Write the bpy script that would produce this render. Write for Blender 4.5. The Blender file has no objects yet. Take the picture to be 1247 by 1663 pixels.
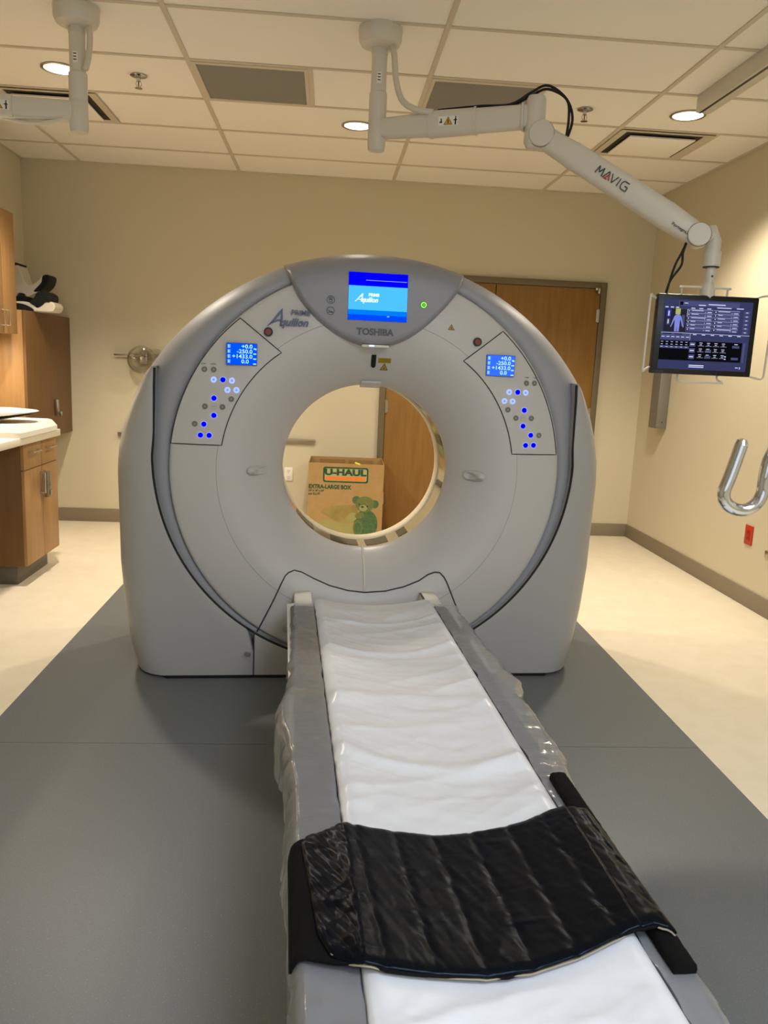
import bpy, bmesh, math, random
from mathutils import Vector, Matrix, noise
random.seed(7)
S = bpy.context.scene
COL = S.collection
PI = math.pi

# ------------------------------------------------------------------ camera
cam_d = bpy.data.cameras.new('camera'); cam = bpy.data.objects.new('camera', cam_d); COL.objects.link(cam)
CP = Vector((0.0, -6.7136, 1.393))
_p, _y, _r = -0.1821, -0.0767, 0.0441
fw = Vector((-math.sin(_y)*math.cos(_p), math.cos(_y)*math.cos(_p), math.sin(_p)))
rt = Vector((math.cos(_y), math.sin(_y), 0)); up = rt.cross(fw)
r2 = math.cos(_r)*rt + math.sin(_r)*up; u2 = -math.sin(_r)*rt + math.cos(_r)*up
M = Matrix((r2, u2, -fw)).transposed().to_4x4(); M.translation = CP
cam.matrix_world = M
cam_d.sensor_width = 36; cam_d.lens = 36*1288.28/1663
cam_d.clip_start = .05
cam_d.dof.use_dof = True; cam_d.dof.focus_distance = 3.6; cam_d.dof.aperture_fstop = 11.8
S.camera = cam
# ------------------------------------------------------------------ view, world
S.view_settings.view_transform = 'Standard'; S.view_settings.look = 'None'
S.view_settings.exposure = 0.35; S.view_settings.gamma = 1; S.view_settings.use_curve_mapping = False
w = bpy.data.worlds.new('world'); S.world = w; w.use_nodes = True
w.node_tree.nodes['Background'].inputs[0].default_value = (.6, .65, .75, 1)
w.node_tree.nodes['Background'].inputs[1].default_value = 0.02
S.cycles.max_bounces = 8; S.cycles.diffuse_bounces = 5; S.cycles.transparent_max_bounces = 12
S.cycles.sample_clamp_indirect = 4; S.cycles.use_denoising = True; S.cycles.caustics_reflective = False; S.cycles.caustics_refractive = False
WARM = (1.0, .88, .72); COOL = (.80, .88, 1.0)
P_SPOT = 175; P_PANEL_FILL = 40; P_WIN_FILL = 60

H = 2.8519; XR = 2.673; XL = -2.4243; YF = -9.4; GX = -0.7457; GY = -0.5334
def lin(h):
    c = [int(h[i:i+2], 16)/255 for i in (0, 2, 4)]
    return tuple((x/12.92 if x <= .04045 else ((x+.055)/1.055)**2.4) for x in c)
def area_light(name, loc, size, sy, power, color, rot=(0, 0, 0), parent=None):
    d = bpy.data.lights.new(name, 'AREA'); d.shape = 'RECTANGLE'; d.size = size; d.size_y = sy; d.energy = power; d.color = color
    o = bpy.data.objects.new(name, d); o.location = loc; o.rotation_euler = rot; COL.objects.link(o)
    if parent: o.parent = parent
    return o

# ------------------------------------------------------------------ materials
MATS = {}
def mat(name, col, rough=.5, metal=0, spec=.5, bump=None, var=None, coat=0, emit=None, es=1, trans=0, ior=1.45):
    if name in MATS: return MATS[name]
    m = bpy.data.materials.new(name); m.use_nodes = True; nt = m.node_tree; b = nt.nodes['Principled BSDF']
    c = lin(col) if isinstance(col, str) else col
    b.inputs['Base Color'].default_value = (*c, 1); b.inputs['Roughness'].default_value = rough; b.inputs['Metallic'].default_value = metal
    b.inputs['Specular IOR Level'].default_value = spec; b.inputs['Coat Weight'].default_value = coat
    b.inputs['Transmission Weight'].default_value = trans; b.inputs['IOR'].default_value = ior
    if emit:
        b.inputs['Emission Color'].default_value = (*(lin(emit) if isinstance(emit, str) else emit), 1); b.inputs['Emission Strength'].default_value = es
    if bump or var:
        tc = nt.nodes.new('ShaderNodeTexCoord')
    if bump:
        sc, st = bump[:2]
        mp = nt.nodes.new('ShaderNodeMapping'); nt.links.new(tc.outputs['Object'], mp.inputs[0])
        if len(bump) > 2: mp.inputs['Scale'].default_value = bump[2]
        n = nt.nodes.new('ShaderNodeTexNoise'); n.inputs['Scale'].default_value = sc; n.inputs['Detail'].default_value = 5
        nt.links.new(mp.outputs[0], n.inputs[0])
        bp = nt.nodes.new('ShaderNodeBump'); bp.inputs['Strength'].default_value = st; bp.inputs['Distance'].default_value = .01
        nt.links.new(n.outputs[0], bp.inputs['Height']); nt.links.new(bp.outputs[0], b.inputs['Normal'])
    if var:   # (scale, col2, lo, hi, mapping scale)
        mp = nt.nodes.new('ShaderNodeMapping'); nt.links.new(tc.outputs['Object'], mp.inputs[0])
        if len(var) > 4: mp.inputs['Scale'].default_value = var[4]
        n = nt.nodes.new('ShaderNodeTexNoise'); n.inputs['Scale'].default_value = var[0]; n.inputs['Detail'].default_value = 6
        nt.links.new(mp.outputs[0], n.inputs[0])
        r = nt.nodes.new('ShaderNodeValToRGB'); r.color_ramp.elements[0].position = var[2]; r.color_ramp.elements[1].position = var[3]
        r.color_ramp.elements[0].color = (*c, 1); r.color_ramp.elements[1].color = (*lin(var[1]), 1)
        nt.links.new(n.outputs[0], r.inputs[0]); nt.links.new(r.outputs[0], b.inputs['Base Color'])
    MATS[name] = m; return m
def emis(name, col, st):
    if name in MATS: return MATS[name]
    m = bpy.data.materials.new(name); m.use_nodes = True; nt = m.node_tree; nt.nodes.clear()
    e = nt.nodes.new('ShaderNodeEmission'); o = nt.nodes.new('ShaderNodeOutputMaterial')
    e.inputs[0].default_value = (*(lin(col) if isinstance(col, str) else col), 1); e.inputs[1].default_value = st
    nt.links.new(e.outputs[0], o.inputs[0]); MATS[name] = m; return m

wall_m = mat('wall_paint', 'cbc3aa', .75, spec=.25, bump=(160, .04))
ceil_m = mat('ceiling_tile', 'efebe3', .9, spec=.1, bump=(240, .10))
grid_m = mat('ceiling_grid_paint', 'c9bfac', .5)
floor_m = mat('cream_vinyl', 'e9dfc9', .38, spec=.35, var=(9, 'e3d8c0', .35, .7))
inset_m = mat('grey_vinyl', '686c6e', .42, spec=.4, var=(220, '8b8f90', .60, .74), bump=(90, .03))
base_m = mat('baseboard_rubber', '857a66', .55)
door_m = mat('door_wood', '8f6b38', .42, spec=.35, var=(6, '845f30', .35, .7, (5, 5, .5)))
frame_m = mat('door_frame_paint', '6c6048', .5)
wood_m = mat('maple_veneer', 'a98355', .42, spec=.35, var=(5, '9a7346', .3, .75, (7, 7, .6)))
wood_shade = mat('shaded_veneer', '745633', .45, spec=.3, var=(5, '694b2b', .3, .75, (7, 7, .6)))  # maple copy darkened in colour for faces in shade, as under the worktop
steel = mat('brushed_steel', 'b9b4a8', .28, 1)
chrome = mat('chrome', 'c2c2c4', .07, 1)
black = mat('black_plastic', '0b0b0c', .4)
rubber = mat('black_rubber', '08080a', .6)
grey_dk = mat('dark_grey_plastic', '4a4a4c', .5)
ct_front = mat('scanner_front_plastic', 'c3c0bf', .36, spec=.4, bump=(30, .012))
ct_grey = mat('scanner_grey_plastic', '9a9ba1', .48, spec=.35)
ct_side = mat('scanner_side_plastic', 'a8a7a7', .38, spec=.4)
ct_console = mat('scanner_console_plastic', '8b8b93', .38, spec=.4)
arm_m = mat('arm_enamel', 'd0cabf', .35)
white_pl = mat('white_plastic', 'e6e3dc', .35)
seam_m = mat('seam_grey', '3c3a3c', .7)
seam_f = mat('faint_seam', '9a9694', .7)
blue_led = emis('blue_led', (0.0, 0.0, 1.0), 1.1)
pale_led = emis('pale_blue_led', (.36, .48, 1.0), 1.0)
ice = emis('lcd_text', (.45, .85, 1.0), 1.0)
btn_grey = mat('button_grey', '6f6e68', .5)
btn_ring = mat('button_ring', 'a9a6a2', .5)
yellow = mat('yellow_label', 'b0942a', .6)
logo_m = mat('logo_slate', '5a6380', .5)
toshiba_m = mat('logo_grey', '54565c', .5)
red_btn = mat('red_button', '7c2a2c', .35)

# ------------------------------------------------------------------ mesh helpers
class MB:
    def __init__(s): s.v = []; s.f = []; s.m = []; s.mats = []; s.sm = []
    def mi(s, m):
        if m not in s.mats: s.mats.append(m)
        return s.mats.index(m)
    def add(s, vs, fs, m, smooth=False):
        b = len(s.v); s.v += [tuple(v) for v in vs]; k = s.mi(m)
        for f in fs: s.f.append(tuple(b+i for i in f)); s.m.append(k); s.sm.append(smooth)
    def box(s, x0, x1, y0, y1, z0, z1, m, bev=0, seg=2, rot=None, piv=None):
        bm = bmesh.new(); bmesh.ops.create_cube(bm, size=1)
        for v in bm.verts: v.co = Vector(((x0+x1)/2+v.co.x*(x1-x0), (y0+y1)/2+v.co.y*(y1-y0), (z0+z1)/2+v.co.z*(z1-z0)))
        if bev > 0:
            bev = min(bev, .49*min(abs(x1-x0), abs(y1-y0), abs(z1-z0)))
            bmesh.ops.bevel(bm, geom=bm.edges[:], offset=bev, segments=seg, affect='EDGES', profile=.5)
        if rot is not None:
            piv = Vector(piv if piv else ((x0+x1)/2, (y0+y1)/2, (z0+z1)/2))
            for v in bm.verts: v.co = rot @ (v.co-piv) + piv
        bm.verts.index_update(); s.add([v.co[:] for v in bm.verts], [[v.index for v in f.verts] for f in bm.faces], m, bev > 0); bm.free()
    def tube(s, pts, r, m, n=10, cap=True, closed=False):
        pts = [Vector(p) for p in pts]; R = r if isinstance(r, (list, tuple)) else [r]*len(pts)
        N = len(pts); vs = []; prev = None
        for i, p in enumerate(pts):
            if closed: t = pts[(i+1) % N]-pts[i-1]
            else: t = pts[min(i+1, N-1)]-pts[max(i-1, 0)]
            t.normalize()
            if prev is None:
                a = Vector((0, 0, 1)) if abs(t.z) < .9 else Vector((1, 0, 0)); nrm = t.cross(a).normalized()
            else:
                nrm = (prev-t*prev.dot(t)).normalized()
            prev = nrm; bn = t.cross(nrm)
            for k in range(n):
                a = 2*PI*k/n; vs.append(p+(nrm*math.cos(a)+bn*math.sin(a))*R[i])
        fs = []
        for i in range(N if closed else N-1):
            j = (i+1) % N
            for k in range(n): fs.append((i*n+k, i*n+(k+1) % n, j*n+(k+1) % n, j*n+k))
        if cap and not closed: fs += [tuple(range(n))[::-1], tuple((N-1)*n+k for k in range(n))]
        s.add(vs, fs, m, True)
    def lathe(s, prof, m, origin=(0, 0, 0), axis='z', n=32, cap=True):
        o = Vector(origin); vs = []
        for r, h in prof:
            for k in range(n):
                a = 2*PI*k/n; c, q = r*math.cos(a), r*math.sin(a)
                vs.append(o+(Vector((c, q, h)) if axis == 'z' else Vector((c, h, q)) if axis == 'y' else Vector((h, c, q))))
        fs = []
        for i in range(len(prof)-1):
            for k in range(n): fs.append((i*n+k, i*n+(k+1) % n, (i+1)*n+(k+1) % n, (i+1)*n+k))
        if cap:
            if prof[0][0] > 1e-6: fs.append(tuple(range(n)))
            if prof[-1][0] > 1e-6: fs.append(tuple((len(prof)-1)*n+k for k in range(n)))
        s.add(vs, fs, m, True)
    def grid(s, rows, m, closed=False, smooth=True):
        a = len(rows[0]); vs = [p for r in rows for p in r]; fs = []
        for i in range(len(rows)-1):
            for k in range(a if closed else a-1): fs.append((i*a+k, i*a+(k+1) % a, (i+1)*a+(k+1) % a, (i+1)*a+k))
        s.add(vs, fs, m, smooth)
    def prism(s, outline, d0, d1, m, axis='y'):   # outline of (a, b) extruded along axis
        n = len(outline)
        def P(a, b, d): return (a, d, b) if axis == 'y' else (a, b, d) if axis == 'z' else (d, a, b)
        vs = [P(a, b, d0) for a, b in outline]+[P(a, b, d1) for a, b in outline]
        fs = [tuple(range(n)), tuple(range(n, 2*n))[::-1]]+[(i, (i+1) % n, n+(i+1) % n, n+i) for i in range(n)]
        s.add(vs, fs, m)
    def build(s, name, parent=None, merge=True, angle=40, loc=None, solid=0):
        me = bpy.data.meshes.new(name); me.from_pydata(s.v, [], s.f)
        for m in s.mats: me.materials.append(m)
        me.polygons.foreach_set('material_index', s.m); me.polygons.foreach_set('use_smooth', s.sm)
        bm = bmesh.new(); bm.from_mesh(me)
        if merge: bmesh.ops.remove_doubles(bm, verts=bm.verts[:], dist=1e-6)
        bmesh.ops.recalc_face_normals(bm, faces=bm.faces[:])
        for e in bm.edges:
            if len(e.link_faces) == 2 and e.calc_face_angle(0) > math.radians(angle): e.smooth = False
        bm.to_mesh(me); bm.free()
        o = bpy.data.objects.new(name, me); COL.objects.link(o)
        if parent: o.parent = parent
        if loc: o.location = loc
        if solid:
            md = o.modifiers.new('solid', 'SOLIDIFY'); md.thickness = solid; md.offset = 0
        return o
def tag(o, label=None, cat=None, group=None, kind=None):
    for k, v in (('label', label), ('category', cat), ('group', group), ('kind', kind)):
        if v: o[k] = v
    return o
def thing(name, label, cat, loc=(0, 0, 0), rz=0, group=None):
    o = bpy.data.objects.new(name, None); o.location = loc; o.rotation_euler = (0, 0, rz); o.empty_display_size = .1; COL.objects.link(o)
    return tag(o, label, cat, group)
def struct(o): o['kind'] = 'structure'; return o
def copy_tree(o, parent=None):
    c = o.copy(); COL.objects.link(c)
    if parent: c.parent = parent
    for ch in [x for x in bpy.data.objects if x.parent == o]: copy_tree(ch, c)
    return c
def text(name, body, size, m, loc, parent=None, align='CENTER', bold=0, shear=0, rz=0, rx=PI/2, roll=0, sx=1, ext=.0006, join=None, dirx=None):
    cu = bpy.data.curves.new('t', 'FONT'); cu.body = body; cu.size = size; cu.align_x = align; cu.align_y = 'CENTER'
    cu.extrude = ext; cu.offset = bold; cu.shear = shear; cu.space_character = 1.0; cu.resolution_u = 3
    ob = bpy.data.objects.new('t', cu); COL.objects.link(ob)
    dg = bpy.context.evaluated_depsgraph_get(); me = bpy.data.meshes.new_from_object(ob.evaluated_get(dg))
    bpy.data.objects.remove(ob); bpy.data.curves.remove(cu)
    me.materials.clear()
    T = Matrix.Translation(loc) @ Matrix.Rotation(rz, 4, 'Z') @ Matrix.Rotation(rx, 4, 'X') @ Matrix.Rotation(roll, 4, 'Z') @ Matrix.Diagonal((sx, 1, 1, 1))
    me.transform(T)
    if join is not None:
        join.add([v.co[:] for v in me.vertices], [list(p.vertices) for p in me.polygons], m); bpy.data.meshes.remove(me); return
    me.materials.append(m); me.name = name
    o = bpy.data.objects.new(name, me); COL.objects.link(o)
    if parent: o.parent = parent
    return o
def smoothpath(pts, n=6, closed=False):
    P = [Vector(p) for p in pts]; out = []; N = len(P)
    for i in range(N if closed else N-1):
        g = lambda j: P[j % N] if closed else P[min(max(j, 0), N-1)]
        a, b, c, d = g(i-1), g(i), g(i+1), g(i+2)
        for k in range(n):
            t = k/n; out.append(.5*((2*b)+(c-a)*t+(2*a-5*b+4*c-d)*t*t+(3*b-a-3*c+d)*t**3))
    if not closed: out.append(P[-1])
    return out
def interp(x, xs, ys):
    if x <= xs[0]: return ys[0]
    for i in range(len(xs)-1):
        if x <= xs[i+1]: return ys[i]+(ys[i+1]-ys[i])*(x-xs[i])/(xs[i+1]-xs[i])
    return ys[-1]

# ------------------------------------------------------------------ room shell
mb = MB(); MX0, MX1, MY0, MY1 = -1.223, 1.466, -5.9, -1.4
for x0, x1, y0, y1, m in ((XL, MX0, YF, 0, floor_m), (MX1, XR, YF, 0, floor_m), (MX0, MX1, MY1, 0, floor_m), (MX0, MX1, YF, MY0, floor_m), (MX0, MX1, MY0, -3.97, inset_m), (MX0, MX1, -3.966, MY1, inset_m)):
    mb.box(x0, x1, y0, y1, -.05, 0, m)
mb.box(MX0, MX1, -3.97, -3.966, -.05, -.0006, grey_dk)
struct(mb.build('floor', merge=False))
mb = MB(); mb.box(XL-.1, XR+.1, 0, .1, -.05, H+.1, wall_m); struct(mb.build('wall_back'))
mb = MB(); mb.box(XL-.1, XL, YF, 0, -.05, H+.1, wall_m); struct(mb.build('wall_left'))
mb = MB(); mb.box(XR, XR+.1, YF, 0, -.05, H+.1, wall_m); struct(mb.build('wall_right'))
mb = MB(); mb.box(XL-.1, XR+.1, YF-.1, YF, -.05, H+.1, wall_m); struct(mb.build('wall_front'))
mb = MB(); mb.box(XL, XR, YF, 0, H, H+.1, ceil_m); ceiling = struct(mb.build('ceiling'))
mb = MB(); t = .012; zt = H-.006
xs = [GX+1.2192*k for k in range(-1, 3)]; ys = [GY-.6096*k for k in range(0, 15)]
for x in xs: mb.box(x-t, x+t, YF, 0, zt, H+.001, grid_m)
for y in ys:
    if y > YF: mb.box(XL, XR, y-t, y+t, zt+.001, H+.001, grid_m)
for x in (GX+.6096, GX+1.2192+.6096): mb.box(x-t, x+t, ys[3], ys[2], zt, H+.001, grid_m)
mb.box(xs[3]+.6096-t, xs[3]+.6096+t, ys[2], ys[1], zt, H+.001, grid_m)
for a in ((XL, XL+.02, YF, 0), (XR-.02, XR, YF, 0), (XL, XR, -.02, 0), (XL, XR, YF, YF+.02)): mb.box(*a, zt+.0005, H+.001, grid_m)
mb.build('ceiling_grid', ceiling, merge=False)
# unseen window added behind the viewer to light the ceiling and scanner front
fill_win = struct(thing('added_window_1', None, None, (.1, YF, 1.62)))
m = MB()
for q_ in ((-1.5, 1.5, -.62, -.56), (-1.5, 1.5, .56, .62), (-1.5, -1.44, -.56, .56), (1.44, 1.5, -.56, .56)): m.box(q_[0], q_[1], 0, .03, q_[2], q_[3], frame_m, .003)
m.build('added_window_frame', fill_win)
m = MB(); m.box(-1.44, 1.44, .002, .008, -.56, .56, emis('window_fill', COOL, 1.2)); m.build('fill_pane', fill_win)
area_light('window_fill', (0, .04, 0), 2.8, 1.1, P_WIN_FILL, (.76, .86, 1.0), rot=(-PI/2, 0, 0), parent=fill_win)
HB = .1105
def baseb(name, x0, x1, y0, y1):
    m = MB(); m.box(x0, x1, y0, y1, 0, HB, base_m, .002); return struct(m.build(name))
for i, (a, b) in enumerate(((XL, .43), (2.292, XR))): baseb('baseboard_back' if i == 0 else 'baseboard_back.001', a, b, -.012, 0)
baseb('baseboard_right', XR-.012, XR, YF, -.012); baseb('baseboard_left', XL, XL+.012, YF, -.012); baseb('baseboard_front', XL+.012, XR-.012, YF, YF+.012)

# double door
dz = 2.093
door = struct(thing('door_1', None, None, (1.36, 0, 0)))
mb = MB(); cx = 1.36
mb.box(.432-cx, .482-cx, -.035, .02, 0, 2.15, frame_m, .003); mb.box(2.242-cx, 2.292-cx, -.035, .02, 0, 2.15, frame_m, .003); mb.box(.482-cx, 2.242-cx, -.035, .02, 2.10, 2.15, frame_m, .003)
mb.box(.482-cx, .496-cx, -.02, .02, 0, 2.10, frame_m); mb.box(2.228-cx, 2.242-cx, -.02, .02, 0, 2.10, frame_m)
mb.build('door_frame', door)
for x0, x1, hx in ((.486, 1.357, .489), (1.363, 2.238, 2.235)):
    mb = MB(); mb.box(x0-cx, x1-cx, -.028, .016, .008, 2.095, door_m, .002); lf = mb.build('door_leaf', door)
    for z in (.28, 1.06, 1.88):
        m2 = MB(); m2.tube([(hx-cx, -.036, z-.055), (hx-cx, -.036, z+.055)], .008, steel); m2.box(hx-cx-.016, hx-cx+.016, -.034, -.026, z-.05, z+.05, steel); m2.build('hinge', lf)
mb = MB(); mb.box(2.205-cx, 2.225-cx, -.075, -.025, 2.055, 2.10, steel, .004); mb.box(2.19-cx, 2.232-cx, -.05, -.036, 2.085, 2.105, steel, .002); mb.build('door_stop', door)

# ------------------------------------------------------------------ ceiling fittings
glow = emis('lamp_glow', (1.0, .93, .80), 6)
def downlight(x, y, label, power=P_SPOT):
    t_ = thing('recessed_downlight', label, 'ceiling light', (x, y, H), group='round recessed downlights')
    m = MB(); m.lathe([(.096, -.001), (.098, -.006), (.090, -.010), (.082, -.006), (.080, 0.0)], steel, n=40, cap=False); m.build('trim_ring', t_)
    m = MB(); m.lathe([(0, -.0035), (.081, -.0035)], glow, n=40, cap=False); m.build('lens', t_)
    d = bpy.data.lights.new('lamp', 'SPOT'); d.energy = power; d.color = WARM; d.spot_size = math.radians(128); d.spot_blend = .55; d.shadow_soft_size = .075
    o = bpy.data.objects.new('lamp', d); o.location = (0, 0, -.02); o.parent = t_; COL.objects.link(o)
downlight(-1.448, -2.09, 'round lit recessed downlight in the ceiling beside the left support column')
downlight(.135, -1.432, 'small round lit downlight in the ceiling behind the middle support column', P_SPOT*.72)
downlight(1.972, -2.047, 'round lit recessed downlight under the end of the white ceiling rail')
# unseen cool panels added behind the camera to light the front of the machine
for y, lab in ((-6.93, 'added unseen fill light panel nearest behind the viewer'), (-8.15, 'added unseen fill light panel farthest behind the viewer')):
    t_ = thing('added_light_panel', lab, 'ceiling light', (.47+.61, y, H), group='added ceiling fill panels')
    m = MB(); m.box(-.6, .6, -.295, .295, -.012, -.004, emis('fill_panel_glow', COOL, 3)); m.build('diffuser', t_)
    area_light('panel_fill', (0, 0, -.03), 1.15, .55, P_PANEL_FILL, COOL, parent=t_)

# return grilles
perf = mat('perforated_grille', '8a8784', .6, var=(900, '77746f', .45, .55))
for k, lab in ((0, 'grey perforated ceiling grille left of the middle support column'), (1, 'grey perforated ceiling grille behind the horizontal support arm')):
    x0 = GX+1.2192*k+.012; x1 = x0+.6096-.024; y0 = ys[3]+.012; y1 = ys[2]-.012
    t_ = thing('return_grille', lab, 'vent', ((x0+x1)/2, (y0+y1)/2, H), group='perforated ceiling grilles')
    a, b = (x1-x0)/2, (y1-y0)/2; m = MB()
    for q in ((-a, a, -b, -b+.028), (-a, a, b-.028, b), (-a, -a+.02, -b+.028, b-.028), (a-.02, a, -b+.028, b-.028)): m.box(*q, -.009, .0, grid_m)
    m.build('frame', t_)
    m = MB(); m.box(-a+.02, a-.02, -b+.028, b-.028, -.005, -.001, perf); m.build('perforated_face', t_)
# plaque diffusers
blackv = mat('vent_void', '2a2621', .6)
for x0, lab in ((xs[3], 'square ceiling air diffuser with dark slots right of the jointed arm'), (-1.965, 'square ceiling air diffuser with dark slots behind the left column')):
    x0 += .014; x1 = x0+.582; y0 = ys[2]+.014; y1 = ys[1]-.014; a = (x1-x0)/2; b = (y1-y0)/2
    t_ = thing('supply_diffuser', lab, 'vent', ((x0+x1)/2, (y0+y1)/2, H), group='square ceiling air diffusers')
    m = MB(); fr = [(-a, -b), (a, -b), (a, b), (-a, b)]; inn = [(-a+.05, -b+.05), (a-.05, -b+.05), (a-.05, b-.05), (-a+.05, b-.05)]
    m.add([(*p, -.010) for p in fr]+[(*p, -.005) for p in inn], [(i, (i+1) % 4, 4+(i+1) % 4, 4+i) for i in range(4)], grid_m); m.build('frame', t_)
    m = MB(); m.add([(*p, -.0045) for p in inn], [(0, 1, 2, 3)], blackv); m.build('slot', t_)
    m = MB(); m.box(-a+.085, a-.085, -b+.085, b-.085, -.022, -.012, ceil_m, .002); m.build('plaque', t_)
def sprinkler(x, y, lab):
    t_ = thing('fire_sprinkler', lab, 'sprinkler', (x, y, H), group='ceiling sprinkler heads')
    m = MB(); m.lathe([(.042, 0), (.044, -.006), (.03, -.012), (.012, -.014)], chrome, n=28, cap=False); m.build('escutcheon', t_)
    m = MB(); m.lathe([(.011, -.012), (.011, -.03), (.006, -.034)], chrome, n=14)
    for s in (-1, 1): m.tube([(s*.009, 0, -.028), (s*.015, 0, -.045), (s*.006, 0, -.062)], .0025, chrome, 6)
    m.tube([(0, 0, -.032), (0, 0, -.062)], .003, mat('sprinkler_bulb', '7a2a1e', .2), 8); m.build('sprinkler_body', t_)
    m = MB(); m.lathe([(.004, -.062), (.020, -.064), (.020, -.066), (.004, -.068)], chrome, n=20); m.build('deflector', t_)
sprinkler(-1.05, -2.072, 'chrome fire sprinkler head left of the left ceiling grille')
sprinkler(1.386, -2.03, 'chrome fire sprinkler head right of the jointed arm')
# ceiling rail
t_ = thing('ceiling_rail', 'white boxed ceiling rail with a black slot at top right', 'rail', (1.92, -2.36, H))
m = MB(); m.box(-.040, .040, -3.6, 0, -.085, 0, arm_m, .003); m.build('housing', t_)
m = MB(); m.box(-.026, -.012, -3.55, -.0, -.0862, -.0842, black); m.build('slot', t_)

# ------------------------------------------------------------------ ceiling support arms
def hexarm(m, A, B, wa, ha, wb, hb, mt, n=14):   # tapered rounded beam
    A = Vector(A); B = Vector(B); ax = (B-A).normalized(); side = ax.cross(Vector((0, 0, 1))).normalized(); u = side.cross(ax)
    rows = []
    for i in range(n+1):
        t = i/n; c = A.lerp(B, t); W = wa+(wb-wa)*t; Hh = ha+(hb-ha)*t; row = []
        for k in range(24):
            a = 2*PI*k/24; cc, ss = math.cos(a), math.sin(a); e = .55
            row.append(c+side*(math.copysign(abs(cc)**e, cc)*W/2)+u*(math.copysign(abs(ss)**e, ss)*Hh/2))
        rows.append(row)
    m.grid(rows, mt, closed=True); m.add(rows[0], [tuple(range(24))], mt); m.add(rows[-1], [tuple(range(24))], mt)
def column(t_):
    m = MB(); m.lathe([(.0, 0), (.095, 0), (.097, -.012), (.095, -.05), (.085, -.072), (.05, -.084), (.0, -.086)], arm_m, n=40); m.build('ceiling_flange', t_)
    m = MB(); m.lathe([(.034, -.08), (.034, -.27)], arm_m, n=32); m.lathe([(.037, -.098), (.037, -.108)], arm_m, n=32); m.build('column', t_)
    m = MB(); m.lathe([(.034, -.262), (.0395, -.268), (.0395, -.375), (.037, -.38)], arm_m, n=32); m.build('sleeve', t_)
    m = MB(); m.lathe([(.038, -.38), (.040, -.385), (.040, -.49), (.036, -.508), (.0, -.51)], arm_m, n=32); m.build('arm_hub', t_)
    m = MB(); m.box(-.010, .010, -.0365, -.033, -.235, -.19, white_pl)
    for k in range(3): m.box(-.007, .006, -.0372, -.0364, -.2-.012*k, -.196-.012*k, black)
    m.build('type_sticker', t_)
def warn(t_, c, d, s=1):
    d = Vector((d[0], d[1], 0)).normalized(); c = Vector(c); ang = math.atan2(d.y, d.x); n = Vector((d.y, -d.x, 0))
    def P(a, b, o=0): return c+d*a+Vector((0, 0, b))+n*o
    m = MB()
    m.add([P(-.045, -.019), P(.045, -.019), P(.045, .019), P(-.045, .019), P(-.045, -.019, .001), P(.045, -.019, .001), P(.045, .019, .001), P(-.045, .019, .001)], [(0, 1, 2, 3), (4, 5, 6, 7), (0, 1, 5, 4), (1, 2, 6, 5), (2, 3, 7, 6), (3, 0, 4, 7)], white_pl)
    m.add([P(-.02, -.016, .0016), P(.02, -.016, .0016), P(0, .017, .0016)], [(0, 1, 2)], black)
    m.add([P(-.0165, -.014, .002), P(.0165, -.014, .002), P(0, .0135, .002)], [(0, 1, 2)], mat('warning_yellow', 'd0a020', .5))
    m.add([P(-.002, -.011, .0024), P(.002, -.011, .0024), P(.002, .006, .0024), P(-.002, .006, .0024)], [(0, 1, 2, 3)], black)
    m.add([P(.030, -.017, .0016), P(.036, -.017, .0016), P(.036, .010, .0016), P(.030, .010, .0016)], [(0, 1, 2, 3)], black)
    m.add([P(.024, .0, .0016), P(.040, .0, .0016), P(.040, .004, .0016), P(.024, .004, .0016)], [(0, 1, 2, 3)], black)
    m.add([P(.031, .011, .0016), P(.036, .011, .0016), P(.036, .017, .0016), P(.031, .017, .0016)], [(0, 1, 2, 3)], black)
    m.add([P(-.038, -.008, .0016), P(-.026, -.008, .0016), P(-.026, -.002, .0016), P(-.038, -.002, .0016)], [(0, 1, 2, 3)], black)
    m.add([P(-.033, -.004, .0016), P(-.028, -.004, .0016), P(-.028, .010, .0016), P(-.033, .010, .0016)], [(0, 1, 2, 3)], black)
    m.build('warning_sticker', t_)
# --- the right one, carrying the monitor
A0 = Vector((.185, -2.9, H))
arm = thing('monitor_support_arm', 'white jointed ceiling arm reaching right and down to the monitor', 'support arm', A0, group='ceiling support arms')
column(arm)
J2 = Vector((.835, -3.185, 2.45))-A0
m = MB(); P0 = Vector((0, 0, 2.436-H)); dv = (J2-P0); dh = Vector((dv.x, dv.y, 0)).normalized()
hexarm(m, P0+dh*.02, P0.lerp(J2, .36), .065, .085, .065, .098, arm_m); m.build('inner_arm', arm)
m = MB(); hexarm(m, P0.lerp(J2, .345), P0.lerp(J2, .64), .072, .108, .072, .104, arm_m); m.build('arm_sleeve', arm)
m = MB(); hexarm(m, P0.lerp(J2, .63), J2, .064, .100, .062, .094, arm_m); m.build('outer_arm', arm)
for q in (.36, .64, .93):
    m = MB(); hexarm(m, P0.lerp(J2, q-.006), P0.lerp(J2, q+.006), .076, .112, .076, .112, arm_m, 1); m.build('cable_clip_band', arm)
side = Vector((dh.y, -dh.x, 0))
warn(arm, P0.lerp(J2, .48)+side*.0365, dh)
m = MB(); m.lathe([(0, .078), (.036, .076), (.042, .06), (.042, -.055), (.034, -.062)], arm_m, origin=J2, n=28); m.build('swivel_joint', arm)
EL = Vector((.868, -3.19, 2.373))-A0; WR = Vector((1.497, -3.40, 1.972))-A0
m = MB(); m.lathe([(.040, .025), (.042, -.01), (.042, -.04), (.03, -.062), (0, -.066)], arm_m, origin=J2+Vector((0, 0, -.065)), n=28); m.build('elbow_housing', arm)
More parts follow.
